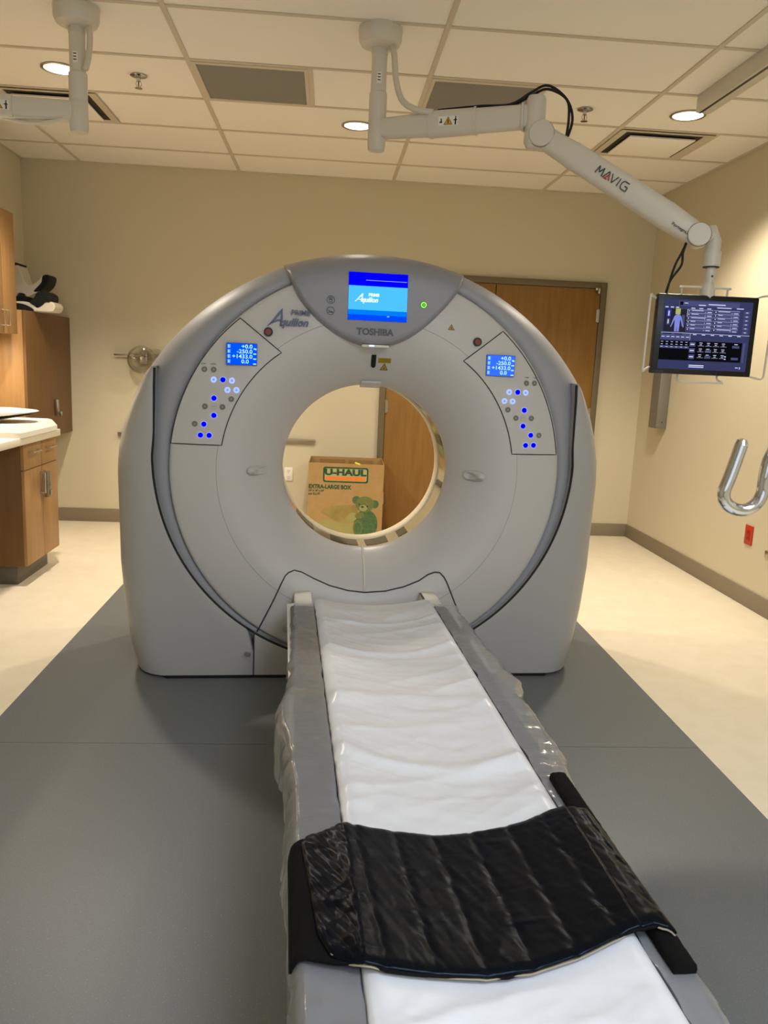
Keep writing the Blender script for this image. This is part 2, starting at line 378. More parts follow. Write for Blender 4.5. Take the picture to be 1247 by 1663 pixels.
def disc(m, c, nrm, r, h, mt, n=28, ring=None):
    nrm = Vector(nrm).normalized(); c = Vector(c)
    m.tube([c-nrm*h/2, c-nrm*(h/2-.004), c+nrm*(h/2-.004), c+nrm*h/2], [r*.93, r, r, r*.93], mt, n)
d2 = (WR-EL); d2h = Vector((d2.x, d2.y, 0)).normalized(); sd2 = Vector((d2h.y, -d2h.x, 0))
m = MB(); disc(m, EL, sd2, .052, .105, arm_m); m.build('elbow_disc', arm)
m = MB(); disc(m, EL+sd2*.040, sd2, .0535, .003, seam_m); m.build('elbow_seam', arm)
m = MB(); hexarm(m, EL, EL.lerp(WR, .20), .085, .088, .088, .100, arm_m); m.build('spring_arm_root', arm)
m = MB(); hexarm(m, EL.lerp(WR, .19), EL.lerp(WR, .30), .090, .104, .090, .104, arm_m, 1); m.build('spring_arm_collar', arm)
m = MB(); hexarm(m, EL.lerp(WR, .30), EL.lerp(WR, .80), .086, .104, .086, .106, arm_m); m.build('spring_arm', arm)
m = MB(); hexarm(m, EL.lerp(WR, .79), EL.lerp(WR, .99), .088, .108, .084, .088, arm_m); m.build('spring_arm_end', arm)
m = MB(); disc(m, WR, sd2, .046, .10, arm_m); m.build('wrist_disc', arm)
m = MB(); disc(m, WR+sd2*.040, sd2, .0475, .003, seam_m); m.build('wrist_seam', arm)
dn = d2.normalized(); un = sd2.cross(dn)
if un.z < 0: un = -un
def arm_text(body, q, h, size, mt, name, off=0):
    c = EL.lerp(WR, q)+sd2*.0455+un*off
    X = dn; Y = un; Z = X.cross(Y)
    cu = bpy.data.curves.new('t', 'FONT'); cu.body = body; cu.size = size; cu.align_x = 'CENTER'; cu.align_y = 'CENTER'; cu.extrude = .0006; cu.offset = size*.015
    ob = bpy.data.objects.new('t', cu); COL.objects.link(ob); dg = bpy.context.evaluated_depsgraph_get(); me = bpy.data.meshes.new_from_object(ob.evaluated_get(dg)); bpy.data.objects.remove(ob)
    T = Matrix((X, Y, Z)).transposed().to_4x4(); T.translation = c; me.transform(T @ Matrix.Diagonal((1.25, 1, 1, 1))); me.materials.clear(); me.materials.append(mt)
    o = bpy.data.objects.new(name, me); COL.objects.link(o); o.parent = arm
c = EL.lerp(WR, .46)+sd2*.0452
def AP(a, b): return c+dn*a+un*b
def bar(m, p, q_, wd, mt):
    p = Vector(p); q_ = Vector(q_); dd = (q_-p).normalized(); nn = Vector((-dd.y, dd.x))*wd/2
    L = [p+nn, q_+nn, q_-nn, p-nn]; m.add([AP(a.x, a.y) for a in L]+[AP(a.x, a.y)+sd2*.0012 for a in L], [(0, 1, 2, 3), (4, 5, 6, 7), (0, 1, 5, 4), (1, 2, 6, 5), (2, 3, 7, 6), (3, 0, 4, 7)], mt)
redm = mat('logo_red', 'b03028', .5)
def letter(name, strokes, mt, x0):
    m = MB()
    for a, b, c_, d in strokes: bar(m, (x0+a, b), (x0+c_, d), .0048, mt)
    m.build(name, arm)
h_ = .0165
letter('logo_letter', [(0, -h_, .004, h_), (.004, h_, .014, -h_*.4), (.014, -h_*.4, .026, h_), (.026, h_, .030, -h_)], grey_dk, -.078)
letter('logo_letter', [(0, -h_, .016, h_), (.016, h_, .022, .006)], grey_dk, -.043)
letter('logo_letter', [(.008, -h_*.9, .018, h_*.3), (.018, h_*.3, .028, -h_), (.002, -h_*.9, .018, -h_*.9)], redm, -.040)
letter('logo_letter', [(0, h_, .014, -h_), (.014, -h_, .028, h_)], grey_dk, -.012)
letter('logo_letter', [(0, -h_, 0, h_)], grey_dk, .027)
letter('logo_letter', [(.030, h_, .008, h_), (.008, h_, 0, h_*.5), (0, h_*.5, 0, -h_*.5), (0, -h_*.5, .008, -h_), (.008, -h_, .030, -h_), (.030, -h_, .030, 0), (.030, 0, .016, 0)], grey_dk, .040)
arm_text('Portegra2', .90, 0, .016, grey_dk, 'model_print', -.02)
# vertical drop to monitor
MZ = 1.575; MXc = 1.566; MY = -3.40
dr = Vector((1.568, -3.395, 0))-Vector((A0.x, A0.y, 0)); zz = lambda z: z-H
m = MB(); m.tube([WR+sd2*.0+dn*.0, (dr.x-.012, dr.y, zz(1.985)), (dr.x, dr.y, zz(1.955)), (dr.x, dr.y, zz(1.89))], [.036, .036, .031, .029], arm_m, 20); m.build('wrist_elbow', arm)
m = MB(); m.lathe([(0, zz(1.915)), (.035, zz(1.915)), (.035, zz(1.855)), (0, zz(1.855))], arm_m, origin=(dr.x, dr.y, 0), n=28); m.lathe([(.033, zz(1.855)), (.033, zz(1.851))], seam_m, origin=(dr.x, dr.y, 0), n=28); m.build('swivel_collar', arm)
m = MB(); m.lathe([(.018, zz(1.855)), (.021, zz(1.84)), (.021, zz(1.80)), (.012, zz(1.785))], arm_m, origin=(dr.x, dr.y, 0), n=20); disc(m, (dr.x, dr.y-.020, zz(1.815)), (0, 1, 0), .005, .004, seam_m, 12); m.build('drop_rod', arm)
m = MB(); m.tube([(dr.x, dr.y, zz(1.80)), (dr.x, dr.y+.004, zz(1.77)), (dr.x, dr.y+.01, zz(1.735)), (dr.x, dr.y+.02, zz(1.68)), (dr.x, dr.y+.045, zz(1.60))], [.016, .028, .034, .03, .03], arm_m, 20); m.build('tilt_head', arm)
# hoses and cables
hose = mat('hose_white', 'cfc8ba', .5)
p = [(.045, -.02, -.06), (.062, -.04, -.12), (.072, -.055, -.22), (.10, -.08, -.31), (.16, -.11, -.355), (.235, -.13, -.368)]
m = MB(); m.tube(smoothpath(p), .0135, hose, 10); m.build('hose', arm)
top = lambda q, o=0.0, z=.055: tuple(P0.lerp(J2, q)+Vector((0, 0, z))+side*o)
m = MB()
for o, hgt in ((.01, .09), (-.006, .055)):
    pts = [top(.40, o, .054), top(.66, o, .056), top(.85, o, .053), top(.97, o, .075+hgt*.2), (J2.x+.04, J2.y-.02, J2.z+.08+hgt*.4), (J2.x+.115, J2.y-.045, J2.z+.06), (J2.x+.135+o, J2.y-.05, J2.z-.02), (EL.x+.09, EL.y-.035, EL.z-.035)]
    m.tube(smoothpath(pts), .0055, rubber, 8)
m.build('cable', arm)
m = MB()
for o in (-.010, .010):
    e = EL.lerp(WR, .94)
    pts = [(e.x, e.y, e.z-.04), (e.x-.012+o*.3, e.y+.01, e.z-.09), (e.x-.02+o*1.3, e.y+.02, e.z-.14), (e.x-.05, e.y+.02, e.z-.21), (e.x-.06, e.y+.025, e.z-.30), (e.x-.04, e.y+.03, e.z-.38)]
    m.tube(smoothpath(pts), .005, rubber, 8)
m.build('cable', arm)
# --- the left one
A1 = Vector((-1.125, -2.886, H))
arm2 = thing('ceiling_support_arm', 'white ceiling column with a horizontal arm leaving the frame at top left', 'support arm', A1, group='ceiling support arms')
column(arm2)
m = MB(); Q0 = Vector((0, 0, 2.432-H)); Q1 = Vector((-.78, -.10, 2.40-H)); hexarm(m, Q0, Q0.lerp(Q1, .36), .062, .082, .065, .088, arm_m); m.build('inner_arm', arm2)
m = MB(); hexarm(m, Q0.lerp(Q1, .34), Q1, .072, .098, .07, .10, arm_m); m.build('arm_sleeve', arm2)
m = MB(); hexarm(m, (-.02, 0, 2.394-H), Q0.lerp(Q1, .36)+Vector((0, 0, -.044)), .05, .012, .05, .012, arm_m); m.build('arm_tray', arm2)
dq = (Q1-Q0); warn(arm2, Q0.lerp(Q1, .415)+Vector((.01, -.037, 0)), (-dq.x, -dq.y))
p = [(.05, -.01, -.05), (.06, -.02, -.12), (.055, -.025, -.20), (.04, -.03, -.26)]
m = MB(); m.tube(smoothpath(p), .0125, hose, 10); m.build('hose', arm2)
p = [(-.02, -.02, -.44), (-.1, -.03, -.475), (-.2, -.035, -.49), (-.32, -.04, -.475), (-.42, -.045, -.45)]
m = MB(); m.tube(smoothpath(p), .0085, hose, 10); m.build('cable', arm2)

# ------------------------------------------------------------------ monitor
mon = thing('flat_monitor', 'black-framed monitor showing a body-scan menu, hung on the jointed arm', 'monitor', (MXc, MY, MZ), math.radians(-1.5))
mw, mh = .214, .163
m = MB(); m.box(-mw, mw, -.018, .018, -mh, mh, black, .006); m.box(-.12, .12, .016, .04, -.10, .10, black, .01); m.build('housing', mon)
m = MB(); sw, sh = .189, .142
navy = emis('screen_navy', '474b78', .50); navy2 = emis('screen_slate', '5c6090', .52); dark = emis('screen_dark', '101014', .6); lt = emis('screen_text', 'c9cdf0', .85); fig = emis('screen_figure', '8088d8', .8); hd = emis('screen_head', 'b4bc74', .7); panel = emis('screen_panel', '2c2c36', .6)
def q(x0, x1, z0, z1, mt, l=1):  # in screen fractions, origin top-left
    y = -.0186-.00025*l
    X = lambda a: -sw+2*sw*a; Z = lambda a: sh-2*sh*a
    m.add([(X(x0), y, Z(z0)), (X(x1), y, Z(z0)), (X(x1), y, Z(z1)), (X(x0), y, Z(z1))], [(0, 1, 2, 3)], mt)
q(0, 1, 0, 1, navy, 0)
q(.02, .27, .14, .46, panel); q(.17, .85, .02, .09, navy2); q(.18, .215, .03, .08, dark, 2); q(.23, .27, .045, .055, lt, 2); q(.39, .47, .065, .078, lt, 2); q(.50, .69, .05, .064, lt, 2)
q(.045, .09, .15, .25, emis('screen_blue', '3c48b0', .7), 2); q(.045, .09, .27, .37, navy, 2); q(.06, .073, .17, .24, lt, 3); q(.06, .073, .29, .35, lt, 3)
q(.14, .195, .13, .215, hd, 2)
def poly(P, mt, l=2): m.add([(-sw+2*sw*a, -.0186-.00025*l, sh-2*sh*b) for a, b in P], [tuple(range(len(P)))], mt)
poly([(.160, .215), (.180, .215), (.205, .235), (.212, .26), (.200, .30), (.198, .35), (.196, .46), (.174, .46), (.170, .38), (.166, .46), (.144, .46), (.140, .35), (.138, .30), (.128, .26), (.135, .235)], fig)
poly([(.132, .24), (.140, .27), (.128, .32), (.112, .375), (.102, .40), (.094, .39), (.104, .36), (.116, .30)], fig, 3); poly([(.208, .24), (.200, .27), (.212, .32), (.228, .375), (.238, .40), (.246, .39), (.236, .36), (.224, .30)], fig, 3)
q(.215, .25, .22, .38, navy2, 2)
for i in range(3): q(.02+.06*i, .055+.06*i, .108, .122, lt, 2)
for i in range(3): q(.31+.09*i, .355+.09*i, .112, .124, lt, 2)
q(.60, .76, .092, .104, lt, 2); q(.82, .90, .092, .104, lt, 2)
for c in range(2):
    for r in range(6):
        x = .27+.30*c; z = .135+.052*r
        q(x, x+.29, z, z+.048, navy2, 2); q(x, x+.29, z, z+.003, lt, 3); q(x+.006, x+.034, z+.008, z+.042, dark, 3); q(x+.014, x+.026, z+.016, z+.032, lt, 4)
        q(x+.05, x+.05+random.choice((.05, .08, .13, .16)), z+.010, z+.018, lt, 3); q(x+.20, x+.208, z+.03, z+.038, lt, 3); q(x+.225, x+.275, z+.029, z+.039, lt, 3)
for z in (.135, .19): q(.27, .275, z, z+.048, lt, 4)
for i in range(6): q(.91, .975, .13+.057*i, .17+.057*i, navy2, 2); q(.93, .955, .145+.057*i, .154+.057*i, lt, 3)
q(0, 1, .475, .48, lt, 2); q(0, .33, .485, .575, navy2, 1); q(.33, .333, .48, .575, lt, 2)
for i in range(6): q(.01+.055*i, .045+.055*i, .53, .54, lt, 3)
q(.02, .12, .488, .498, dark, 3); q(.15, .24, .488, .498, dark, 3)
for i in range(6): q(.36+.1*i, .40+.1*i, .487, .498, lt, 3)
q(.0, .33, .59, .87, dark, 1); q(0, .33, .665, .70, navy2, 2)
for r in range(3):
    for i in range(6): q(.01+.055*i, .035+.055*i, .605+.036*r, .612+.036*r, lt, 3)
q(.33, .93, .585, .87, dark, 1); q(.94, .965, .585, .87, navy2, 1)
for r in range(3): q(.335, .40, .60+.09*r, .665+.09*r, navy2, 2); q(.345, .39, .625+.09*r, .64+.09*r, lt, 3)
for r in range(3):
    for i in range(4): q(.43+.085*i, .50+.085*i, .65+.085*r, .653+.085*r, lt, 2); q(.445+.085*i, .48+.085*i, .605+.085*r, .614+.085*r, lt, 2); q(.45+.085*i, .475+.085*i, .63+.085*r, .638+.085*r, lt, 2)
q(.52, .585, .79, .83, navy2, 3); q(.52, .585, .70, .735, navy2, 3)
q(.82, .90, .63, .665, navy2, 2); q(.82, .90, .80, .835, navy2, 2); q(.84, .88, .605, .615, lt, 2); q(.74, .76, .785, .80, lt, 3); q(.74, .76, .82, .835, lt, 3)
q(.35, .52, .93, .945, lt, 2); q(.35, .52, .955, .967, lt, 2); q(.88, .91, .94, .952, lt, 2); q(.925, .935, .935, .965, lt, 2)
m.build('screen', mon, merge=False)
m = MB(); m.box(.063, .066, -.0190, -.0180, -.1565, -.1535, blue_led); m.build('power_light', mon)
text('maker_print', 'TOSHIBA', .011, toshiba_m, (-.185, -.0187, -.154), mon, sx=1.1)
wire = mat('white_wire', 'd9d2c4', .4)
def guard(pts, r=.0045):
    m = MB(); m.tube(smoothpath(pts, 5), r, wire, 8); m.build('wire_guard', mon)
guard([(-mw+.02, .02, .14), (-mw-.02, -.01, .150), (-mw-.036, -.03, .155), (-mw-.038, -.03, .12), (-mw-.04, -.03, -.12), (-mw-.04, -.03, -.155), (-mw-.02, -.012, -.145), (-mw+.02, .02, -.13)])
guard([(mw-.02, .02, .155), (mw+.02, -.01, .17), (mw+.052, -.03, .165), (mw+.056, -.03, .13), (mw+.052, -.03, -.12), (mw+.045, -.03, -.165), (mw+.02, -.012, -.165), (mw-.02, .02, -.15)])
guard([(-.105, .02, .15), (-.105, .018, .19), (-.098, .012, .196), (.085, .012, .196), (.09, .018, .19), (.09, .02, .15)])
guard([(-.085, .02, -.15), (-.085, .012, -.180), (-.075, -.002, -.193), (.09, -.002, -.193), (.10, .0, -.188), (.088, .015, -.178), (.085, .02, -.15)])

# ------------------------------------------------------------------ CT scanner (local x across, y depth, z up)
TH = math.radians(3.2); GO = (.19, -3.31, 0)
ct = thing('ct_scanner', 'large ring-shaped grey and white scanner standing on the grey floor', 'scanner', GO, TH)
AZ = .93; AXX = .004
def surf(x, z):
    r = math.hypot(x, z-AZ)
    if r < .634:
        k = min(1, max(0, (.634-r)/.258)); return .22*(1-max(0, 1-k**1.7)**(1/1.35))
    return .03*((r-.634)/.217)**2
prof = []
for i in range(29):
    k = math.sin((1-i/28)*PI/2)**1.0; r = .634-.258*k; prof.append((r, surf(0, AZ+r)))
for r in (.67, .70, .74, .78, .81, .835, .845): prof.append((r, surf(0, AZ+r)))
prof += [(.850, .033), (.8535, .040), (.855, .05), (.855, .095)]
m = MB(); m.lathe(prof, ct_front, origin=(AXX, 0, AZ), axis='y', n=144, cap=False); front = m.build('front_cover', ct, angle=60)
# throat
m = MB(); m.lathe([(.376, .219), (.380, .222), (.380, .245)], ct_front, origin=(AXX, 0, AZ), axis='y', n=96, cap=False)
film = mat('scan_window_film', 'c9bfa6', .08, .75); film_d = mat('scan_window_dark', '2a2826', .12, .3)
n = 96; rows = []
for d in (.245, .41): rows.append([(AXX+.381*math.cos(2*PI*k/n), d, AZ+.381*math.sin(2*PI*k/n)) for k in range(n)])
m.grid(rows, film, closed=True)
m.build('scan_window', ct)
m = MB()
for a0, a1, mt in ((-1.95, -1.60, film_d), (-1.50, -1.22, film_d), (-1.08, -.95, film_d), (-.25, -.18, film_d), (.28, .42, film_d), (-2.5, -2.2, film_d)):
    k0 = 8; rows = []
    for d in (.27, .395): rows.append([(AXX+.3795*math.cos(a0+(a1-a0)*k/k0), d, AZ+.3795*math.sin(a0+(a1-a0)*k/k0)) for k in range(k0+1)])
    m = MB(); m.grid(rows, mt); m.build('window_marking', ct)
m = MB(); m.lathe([(.381, .41), (.377, .414), (.377, .50), (.382, .512), (.40, .56), (.46, .66), (.60, .735), (.80, .75), (.9, .74)], mat('bore_liner_white', 'e8dfc8', .4), origin=(AXX, 0, AZ), axis='y', n=96, cap=False); m.build('rear_bore_ring', ct)
# outer housing
def Ro(phi):
    c, s_ = math.cos(phi), math.sin(phi)
    bx, bz = AXX-.015, AZ-.70; B = bx*c+bz*s_; Cc = bx*bx+bz*bz-1.165**2
    R_ = -B+math.sqrt(B*B-Cc)
    if abs(c) > 1e-4: R_ = min(R_, 1.0/abs(c))
    if s_ < 0: R_ = min(R_, max(.90, .90/abs(s_) if abs(s_) > .9 else 1.0))
    return R_
m = MB(); N = 160; lv = [(.0, .062), (.08, .048), (.2, .044), (.35, .046), (.5, .060), (.7, .092), (.85, .132), (.95, .18), (1.0, .25), (1.0, .60), (.95, .68), (.8, .73), (.1, .755)]
rows = []
for t, d in lv:
    row = []
    for k in range(N):
        ph = 2*PI*k/N; R_ = .853+(Ro(ph)-.853)*t; x = AXX+R_*math.cos(ph); z = AZ+R_*math.sin(ph); row.append((x, d, max(z, .03)))
    rows.append(row)
m.grid(rows, ct_grey, closed=True); m.build('outer_housing', ct, angle=75)
m = MB(); m.box(-.365, -.335, .26, .275, 1.745, 1.78, ct_grey, .004); m.build('lifting_cover', ct)
# side covers
ZX = [0, .1, .3, .5, .9, 1.0, 1.1, 1.2, 1.28, 1.33, 1.352]; XX = [1.0, 1.03, 1.06, 1.075, 1.082, 1.075, 1.055, 1.02, .98, .95, .925]
def xin(z):
    if z < .985: return math.sqrt(max(0, .914**2-(z-.985)**2)) if z > .071 else 0
    return .914+(.904-.914)*min(1, (z-.985)/.1)
SPL = .482
for sgn, nm in ((-1, 'left_side_cover'), (1, 'right_side_cover')):
    m = MB(); zs = [.012, .03, .07, .12]+[.985-.914*math.cos(a*PI/180) for a in range(34, 90, 2)]+[.985+.02*k for k in range(0, 17)]+[1.32, 1.335, 1.345, 1.351]
    zs = sorted(set(round(z, 4) for z in zs)); rows = []
    for z in zs:
        xo = interp(z, ZX, XX); xi = max(xin(z), SPL); c = min(.15, (xo-xi)*.8); row = [(xi, .11), (xi, .012), (xi+.004, .002), (xi+.012, 0)]
        if z > .9: row[3] = (xi+.008, 0)
        for k in range(1, 4): row.append((xi+.012+(xo-c-xi-.012)*k/4, .0))
        for k in range(9):
            a = k/8*PI/2; row.append((xo-c+c*math.sin(a)**1.0, .17*(1-math.cos(a))))
        row += [(xo, .30), (xo, .50), (xo-.01, .62), (xo-.05, .70), (xo-.12, .75), (xi-.02, .76)]
        f = max(0, (z-1.30)/.05); rows.append([(sgn*x, y+(.012*f*f if y < .1 else 0), z) for x, y in row])
    m.grid(rows, ct_side); cap = rows[-1]; m.add(cap, [tuple(range(len(cap)))], ct_side)
    m.build(nm, ct, angle=50)
m = MB(); rows = []
xs_ = [SPL*(-1+2*k/40)*.995 for k in range(41)]
arcb = lambda x: .985-math.sqrt(.914**2-x*x)
rows = [[(x, 0, .012) for x in xs_], [(x, 0, arcb(x)-.012) for x in xs_], [(x, .003, arcb(x)-.002) for x in xs_], [(x, .014, arcb(x)) for x in xs_], [(x, .10, arcb(x)) for x in xs_]]
m.grid(rows, ct_side); m.build('base_front_cover', ct)
m = MB(); m.prism([(-.992, .17), (-.862, -.003), (.862, -.003), (.992, .17), (.985, .6), (.87, .74), (-.87, .74), (-.985, .6)], 0, .013, rubber, axis='z'); m.build('plinth', ct)
# black rubber gap strip
arc = [(-.902, .012, 1.345)]+[(-.902-.008*k/5, .006, 1.345-.36*k/5) for k in range(1, 5)]
arc += [(-.9145*math.sin(a*PI/180), .006, .985-.9145*math.cos(a*PI/180)) for a in range(90, -1, -2)]
arc += [(-x, y, z) for x, y, z in arc[::-1][1:]]
m = MB(); m.tube(arc, .0055, rubber, 8); m.build('rubber_gap_strip', ct)
for s in (-1, 1):
    m = MB(); m.box(s*SPL-.0025, s*SPL+.0025, -.001, .01, .012, arcb(SPL)-.004, seam_m); m.build('base_seam', ct)
def onsurf(x, z, o=-.0005): return (x, surf(x, z)+o, z)
def seam(name, pts, r, mt, par=ct, dense=8):
    P = []
    for i in range(len(pts)-1):
        (a, b), (c, d) = pts[i], pts[i+1]
        for k in range(dense): t = k/dense; P.append(onsurf(a+(c-a)*t, b+(d-b)*t))
    P.append(onsurf(*pts[-1])); m = MB(); m.tube(P, r, mt, 6); return m.build(name, par)
IF = [(-.487, .165), (-.474, .196), (-.437, .278), (-.398, .364), (-.368, .435), (-.352, .467), (-.338, .480), (-.312, .489), (-.279, .479), (-.223, .449), (-.154, .419), (-.071, .397), (.004, .389), (.096, .396), (.179, .417), (.248, .446), (.289, .475), (.318, .487), (.34, .487), (.358, .470), (.370, .449), (.402, .377), (.437, .300), (.487, .165)]
seam('couch_recess_seam', IF, .0032, seam_m, dense=5)
m = MB(); P = []
for a in range(0, 361, 3):
    x, z = AXX+.655*math.cos(a*PI/180), AZ+.655*math.sin(a*PI/180); P.append((x, surf(x, z)+.0002, z))
m.tube(P[:-1], .0011, seam_f, 6, closed=True); m.build('ring_seam', ct)
# control panels
def add_disc(m, x, z, r, mt, o, n=20, h=.002):
    y = surf(x, z)
    m.tube([(x, y+.002, z), (x, y-o, z)], r, mt, n)
BT = [(-.701, 1.347, 'g'), (-.663, 1.347, 'g'), (-.663, 1.306, 'l'), (-.625, 1.307, 'b'), (-.588, 1.305, 'l'), (-.606, 1.266, 'l'), (-.569, 1.267, 'l'), (-.661, 1.230, 'b'), (-.590, 1.229, 'g'), (-.698, 1.195, 'g'), (-.662, 1.196, 'w'), (-.626, 1.195, 'g'), (-.661, 1.159, 'b'), (-.740, 1.121, 'g'), (-.702, 1.121, 'b'), (-.716, 1.075, 'b'), (-.680, 1.075, 'b')]
BR = [(-.713, 1.346, 'g'), (-.675, 1.345, 'g'), (-.673, 1.304, 'l'), (-.636, 1.305, 'b'), (-.597, 1.304, 'l'), (-.615, 1.265, 'l'), (-.578, 1.265, 'l'), (-.671, 1.228, 'b'), (-.596, 1.228, 'g'), (-.707, 1.194, 'g'), (-.668, 1.194, 'w'), (-.635, 1.193, 'g'), (-.670, 1.159, 'b'), (-.748, 1.120, 'g'), (-.709, 1.120, 'b'), (-.725, 1.076, 'b'), (-.688, 1.075, 'b')]
for s, nm, btns in ((-1, 'control_panel', BT), (1, 'control_panel', BR)):
    m = MB(); rows = []
    for i in range(13):
        t = i/12; r = .637+.210*t; a0 = math.asin((1.035-AZ)/r)
        a_in = math.atan2(1.428-AZ, .384); a_out = math.atan2(1.561-AZ, .56)
        # straight edge between the two corner points
        px = .386+(.5575-.386)*t; pz = 1.428+(1.561-1.428)*t; a1 = math.atan2(pz-AZ, px); rows.append([])
        rr = math.hypot(px, pz-AZ)
        for k in range(25):
            a = a0+(a1-a0)*k/24; rad = r+(rr-r)*(k/24)**4
            x = rad*math.cos(a); z = AZ+rad*math.sin(a); rows[-1].append((s*x, surf(x, z)-.0012, z))
    m.grid(rows, ct_front); cp = m.build(nm, ct)
    bd = [(p[0], p[2]) for p in rows[0]]+[(rw[-1][0], rw[-1][2]) for rw in rows[1:]]+[(p[0], p[2]) for p in rows[-1][::-1][1:]]+[(rw[0][0], rw[0][2]) for rw in rows[::-1][1:]]
    m = MB(); m.tube([(x, surf(x, z)-.0012, z) for x, z in bd[:-1]], .0024, seam_m, 6, closed=True); m.build('panel_seam', cp)
    # lcd
    x0, x1, z0, z1 = s*.549-.061, s*.549+.061, 1.371, 1.458
    yb = min(surf(x, z) for x in (x0, x1) for z in (z0, z1))-.005; yt = yb
    lcd = emis('lcd_blue', (0.0, .075, .85), 1.0) if s < 0 else emis('lcd_blue_right', (.03, .13, .80), 1.0)
    m = MB(); m.box(x0-.0015, x1+.0015, yb, yb+.018, z0-.0015, z1+.0015, mat('lcd_bezel', '2b3a55', .4)); m.box(x0, x1, yb-.0006, yb, z0, z1, lcd); dsp = m.build('position_display', cp)
    m = MB()
    for i, (tx, xx) in enumerate((('+0.0', .70), ('-250.0', .70), ('+1433.0', .70), ('0.0', .60))):
        zc = z1-.0125-.0203*i; text('', tx, .0225, ice, (x0+(.86 if i < 3 else .74)*(x1-x0), yb-.0012, zc), align='RIGHT', bold=.0003, join=m, sx=1.12, ext=.0002)
        text('', ('deg', 'mm', 'mm', 'mm')[i], .0085, ice, (x1-.0015, yb-.0012, zc-.0075), align='RIGHT', bold=.0005, join=m, sx=.95, ext=.0002)
        xg = x0+.004
        for a in range(3): m.box(xg, xg+.011, yb-.0010, yb-.0007, zc+.004-.005*a, zc+.0058-.005*a, ice)
        m.box(xg+.003, xg+.005, yb-.0010, yb-.0007, zc-.006, zc+.006, ice)
    m.build('readout_digits', dsp, merge=False)
    for bx, bz, kd in btns:
        x = bx*(-s); m = MB()
        mt = {'g': btn_grey, 'l': pale_led, 'b': blue_led, 'w': ct_front}[kd]
        add_disc(m, x, bz, .0125, btn_ring if kd in 'gw' else pale_led, .003); add_disc(m, x, bz, .0112, mt, .0045)
        y = surf(x, bz)-.0048
        if kd == 'g':
            m.box(x-.005, x+.005, y-.0003, y, bz-.001, bz+.001, btn_ring); m.box(x-.001, x+.001, y-.0003, y, bz-.005, bz+.005, btn_ring)
        if kd == 'l': m.box(x-.0045, x+.0045, y-.0003, y, bz-.002, bz+.002, emis('mid_blue', (.12, .2, .95), 1)); m.box(x-.0015, x+.0015, y-.0003, y, bz-.005, bz+.005, emis('mid_blue', (.12, .2, .95), 1))
        if kd == 'w': m.box(x-.007, x+.007, y-.0003, y, bz-.001, bz+.003, btn_ring)
        m.build('button', cp)
    for tx, xx in ((('START', -.703), ('STOP', -.664)) if s < 0 else (('STOP', .675), ('START', .714))):
        text('button_caption', tx, .0085, btn_grey, (xx, surf(xx, 1.368)-.002, 1.369), cp)
    # emergency stop
    x, z = s*.442, 1.510; m = MB(); add_disc(m, x, z, .0185, black, .010, 28); add_disc(m, x, z, .0125, red_btn, .013, 28); m.build('emergency_button', ct)
# handles
for s in (-1, 1):
    m = MB(); ring = []
    for k in range(24):
        a = 2*PI*k/24; ring.append((.043*math.copysign(abs(math.cos(a))**.7, math.cos(a)), .021*math.copysign(abs(math.sin(a))**.8, math.sin(a))))
    rows = []
    for f, o in ((1.0, .004), (1.0, -.009), (.92, -.016), (.75, -.020), (.45, -.022), (.15, -.022)):
        rows.append([(s*.481+a*f, surf(s*.481+a, .925+b)+o, .925+b*f) for a, b in ring])
    m.grid(rows, ct_front, closed=True); m.add(rows[-1], [tuple(range(24))], ct_front); m.build('hand_grip', ct, angle=80)
# laser window, labels, tab, clear tube
m = MB(); P = [onsurf(.006, 1.436, -.002), onsurf(.0085, 1.392, -.003)]; m.tube([P[0], P[1]], .0105, black, 16)
for p_ in P: m.lathe([(0, -.010), (.006, -.009), (.0105, 0)], black, origin=p_, n=14)
m.build('laser_slot', ct)
def label(name, x0, x1, z0, z1, mt, par=ct, o=.0015):
    m = MB(); rows = []
    for i in range(7):
        z = z0+(z1-z0)*i/6; rows.append([(x0+(x1-x0)*k/6, surf(x0+(x1-x0)*k/6, z)-o, z) for k in range(7)])
    m.grid(rows, mt); return m.build(name, par)
lab = label('warning_label', .026, .082, 1.404, 1.425, yellow)
m = MB()
for k in range(3):
    z = 1.409+.0055*k; m.tube([onsurf(.031, z, -.002), onsurf(.054, z, -.002), onsurf(.077, z, -.002)], .0008, mat('label_ink', '3c3410', .6), 5)
m.build('label_print', lab)
def tri(name, cx, cz, r, par=ct):
    m = MB()
    for f, o, mt in ((1, .002, black), (.78, .003, yellow)):
        P = [(cx, cz+r*f), (cx+.9*r*f, cz-.55*r*f), (cx-.9*r*f, cz-.55*r*f)]; V = [(x, surf(x, z)-o, z) for x, z in P]; m.add(V+[(x, y+.004, z) for x, y, z in V], [(0, 1, 2), (0, 1, 4, 3), (1, 2, 5, 4), (2, 0, 3, 5)], mt)
    m.tube([(cx, surf(cx, cz)-.004, cz+.25*r), (cx, surf(cx, cz)-.004, cz-.3*r)], .0016*r/.02, black, 6); m.build(name, par)
tri('laser_triangle', .056, 1.384, .019); tri('warning_triangle', .326, 1.563, .016)
m = MB(); m.box(-.034, .058, .165, .235, 1.303, 1.315, ct_front, .005, rot=Matrix.Rotation(-.35, 3, 'X')); m.build('bore_tab', ct)
m = MB(); P = [(.005, .2205, .560), onsurf(.005, .545, -.004), onsurf(.005, .51, -.004), onsurf(.005, .46, -.004), onsurf(.004, .402, -.004)]
clear = mat('clear_tube_plastic', 'd8d4cc', .12, spec=.8); m.tube(smoothpath(P, 4), .0055, clear, 8); m.lathe([(0, -.007), (.0085, -.006), (.0085, .0)], clear, origin=onsurf(.004, .404, -.003), axis='y', n=14); m.build('clear_tube', ct)
